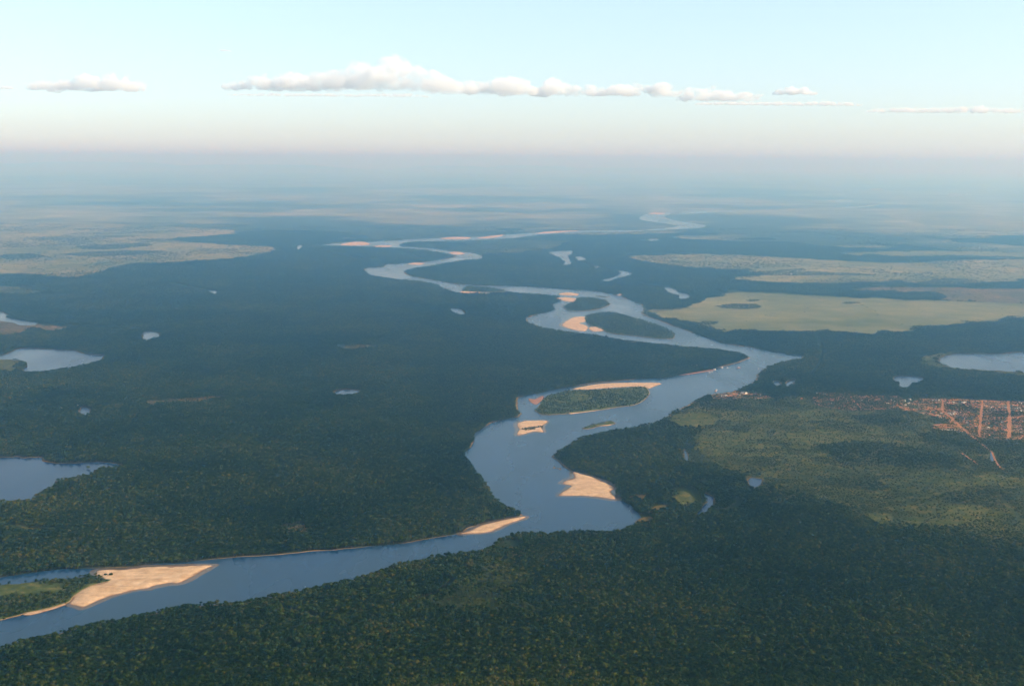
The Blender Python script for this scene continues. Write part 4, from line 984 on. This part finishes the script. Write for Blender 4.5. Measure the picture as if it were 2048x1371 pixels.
boat((1424,743.6), "river", 9, 3.2, 0.9, "white boat at the sandy landing, second from the lone sand strip")
boat((1433,780), "river", 10, 3.2, 0.2, "white boat at the near bank below the riverside hamlet")
boat((1517,738), "river", 11, 3.5, 1.2, "cream boat tied to the wooded near bank opposite the ferry")
boat((127,1208.5), "canoe", 7.5, 1.9, 0.5, "small white boat pulled up beside the big foreground sandbar")
house((1429, 739.3), "wwl", "long low white landing shed at the sandy far bank", None, 0.25, 0.55)

# ================================================================== CLOUDS
def cloud_mat(h, dens):
    m, nt, out = mat("cumulus_vapour"); m.cycles.volume_sampling = "DISTANCE"
    pv = N(nt, "ShaderNodeVolumePrincipled"); pv.inputs["Color"].default_value = (1, 0.975, 0.93, 1); pv.inputs["Absorption Color"].default_value = (1, 1, 1, 1)  # vapour tinted cream, late sunlight put into its colour
    cn = noise(nt, 3.0 / h, 5, 0.65, pos(nt))
    cd = N(nt, "ShaderNodeMapRange"); cd.inputs[1].default_value = 0.40; cd.inputs[2].default_value = 0.68; cd.inputs[3].default_value = 0.0; cd.inputs[4].default_value = dens / h
    nt.links.new(cn, cd.inputs[0]); nt.links.new(cd.outputs[0], pv.inputs["Density"])
    nt.links.new(pv.outputs[0], out.inputs["Volume"]); return m
CLOUD_BASE = 1400.0        # above the camera
def cloud(x0, x1, ytop, ybase, lumps, label, seed, voxel=1.0, dens=4.6):
    r_ = np.random.default_rng(seed)
    el = (HORIZON + (0.5 * (x0 + x1) - 1024) * math.tan(ROLL) - ybase) / FPX
    D = CLOUD_BASE / el
    k = D / FPX                                    # metres per pixel at the cloud
    w = (x1 - x0) * k; h = (ybase - ytop) * k; xc = (0.5 * (x0 + x1) - 1024) * k
    b = Build()
    us = np.array([0.0] + [q[0] for q in sorted(lumps)] + [1.0]); ts = np.array([0.12] + [q[1] for q in sorted(lumps)] + [0.12])
    for q in range(int(26 + 15 * w / h)):
        u = r_.random(); top_ = np.interp(u, us, ts) * (0.70 + 0.22 * r_.random()); rr = h * (0.10 + 0.26 * r_.random() ** 2) * (0.6 + 0.6 * top_)
        z = (top_ * h - rr) * r_.random() ** 0.7
        V, F = ICO2
        Vq = V * (1 + 0.12 * r_.normal(size=(len(V), 1))) * np.array([rr * 1.5, rr * 1.3, rr]) + np.array([(u - .5) * w, r_.normal() * h * 0.55, max(0.0, z) + h * 0.05 * r_.normal()])
        Vq[:, 2] = np.where(Vq[:, 2] < 0, Vq[:, 2] * 0.35, Vq[:, 2]); b.add(Vq, F)
    me = b.mesh("cloud", cloud_mat(h, dens))
    o = link(bpy.data.objects.new("cloud", me)); o.location = (xc, D, CAM_H + CLOUD_BASE); tag(o, label, "cloud")
    md = o.modifiers.new("merge", 'REMESH'); md.mode = 'VOXEL'; md.voxel_size = max(h / 26, 10) * voxel; md.use_smooth_shade = True
    for sc_, am in ((0.30, 0.16), (0.11, 0.08)):
        tx = bpy.data.textures.new("billow", 'CLOUDS'); tx.noise_scale = sc_ * h; tx.noise_depth = 2
        dm = o.modifiers.new("billow", 'DISPLACE'); dm.texture = tx; dm.texture_coords = 'LOCAL'; dm.strength = am * h; dm.mid_level = 0.5
    return o
cloud(622, 915, 113, 183, [(.08,.45,.30),(.2,.8,.40),(.33,.95,.42),(.45,.85,.45),(.58,.9,.42),(.70,.8,.40),(.82,.7,.34),(.93,.45,.25),(.3,.35,.4),(.6,.35,.42),(.8,.3,.33)], "largest cumulus cloud, its billowing top the highest in the sky", 1)
cloud(465, 640, 140, 183, [(.06,.3,.2),(.2,.6,.3),(.38,.95,.42),(.55,.8,.38),(.75,.9,.42),(.92,.75,.35),(.5,.3,.35)], "lumpy cumulus cloud joined to the left flank of the largest cloud", 2)
cloud(75, 285, 141, 183, [(.05,.35,.15),(.2,.45,.25),(.4,.5,.28),(.58,.85,.32),(.72,.95,.38),(.88,.85,.38),(.95,.6,.3),(.4,.2,.25),(.7,.3,.35)], "lone cumulus cloud low over the left part of the plain", 3)
cloud(922, 1066, 142, 191, [(.12,.5,.32),(.3,.85,.4),(.5,.95,.42),(.7,.8,.4),(.88,.6,.34),(.5,.3,.4)], "rounded cumulus cloud just right of the largest one", 4)
cloud(1062, 1200, 152, 194, [(.1,.6,.35),(.28,.9,.38),(.42,.7,.32),(.6,.55,.3),(.8,.6,.32),(.95,.5,.28)], "cumulus cloud with a pointed top in the middle of the cloud row", 5)
cloud(1195, 1345, 160, 195, [(.08,.6,.36),(.25,.8,.4),(.45,.85,.42),(.65,.75,.38),(.85,.85,.4),(.95,.5,.28)], "long pale cumulus cloud right of the pointed one", 6)
cloud(1350, 1505, 164, 204, [(.06,.7,.32),(.18,.9,.38),(.32,.7,.34),(.55,.5,.28),(.78,.5,.3),(.94,.35,.22)], "cumulus cloud sloping down to the right near the row's end", 7)
cloud(1532, 1612, 173, 193, [(.15,.6,.4),(.4,.9,.5),(.7,.75,.45),(.92,.4,.3)], "small separate cumulus puff above the right end of the row", 8)
cloud(1380, 1700, 200, 214, [(.05,.4,.4),(.2,.6,.5),(.35,.5,.45),(.5,.6,.5),(.65,.5,.45),(.8,.7,.5),(.95,.5,.4)], "thin low strip of cloud beneath the small separate puff", 9, dens=4.5)
cloud(1720, 2045, 208, 228, [(.05,.4,.35),(.2,.55,.4),(.38,.5,.4),(.52,.6,.45),(.66,.9,.5),(.8,.5,.4),(.95,.5,.35)], "faint broken strip of cloud at the far right", 10, dens=4.5)
cloud(465, 860, 184, 197, [(.05,.4,.4),(.2,.5,.45),(.35,.5,.45),(.5,.6,.5),(.65,.5,.5),(.8,.7,.55),(.95,.6,.45)], "flat thin cloud layer under the largest cumulus", 11, dens=2.2)
cloud(448, 474, 104, 112, [(.2,.5,.5),(.5,.7,.6),(.8,.5,.5)], "tiny grey cloud wisp alone above the others", 12, dens=2.2)
cloud(18, 48, 170, 183, [(.2,.4,.5),(.5,.7,.5),(.8,.4,.5)], "tiny grey cloud wisp at the far left", 13, dens=2.2)

# ================================================================== HAZE
M_haze, nt, out = mat("humid_air")
hv = N(nt, "ShaderNodeVolumePrincipled"); hv.inputs["Color"].default_value = (0.29, 0.64, 1.0, 1); hv.inputs["Density"].default_value = 0.000090
hv.inputs["Absorption Color"].default_value = (1, 1, 1, 1); hv.inputs["Anisotropy"].default_value = 0.83
nt.links.new(hv.outputs[0], out.inputs["Volume"]); M_haze.cycles.volume_sampling = "DISTANCE"
X0, X1, Y0, Y1, Z0, Z1 = -132000, 132000, -13000, 113000, -8, 1290
V = [(x, y, z) for z in (Z0, Z1) for x, y in ((X0, Y0), (X1, Y0), (X1, Y1), (X0, Y1))]
F = [(0, 2, 1), (0, 3, 2), (4, 5, 6), (4, 6, 7), (0, 1, 5), (0, 5, 4), (1, 2, 6), (1, 6, 5), (2, 3, 7), (2, 7, 6), (3, 0, 4), (3, 4, 7)]
tag(link(bpy.data.objects.new("haze", mesh_np("haze", V, F, M_haze))), "pale blue humid haze over the whole plain", None, None, "stuff")
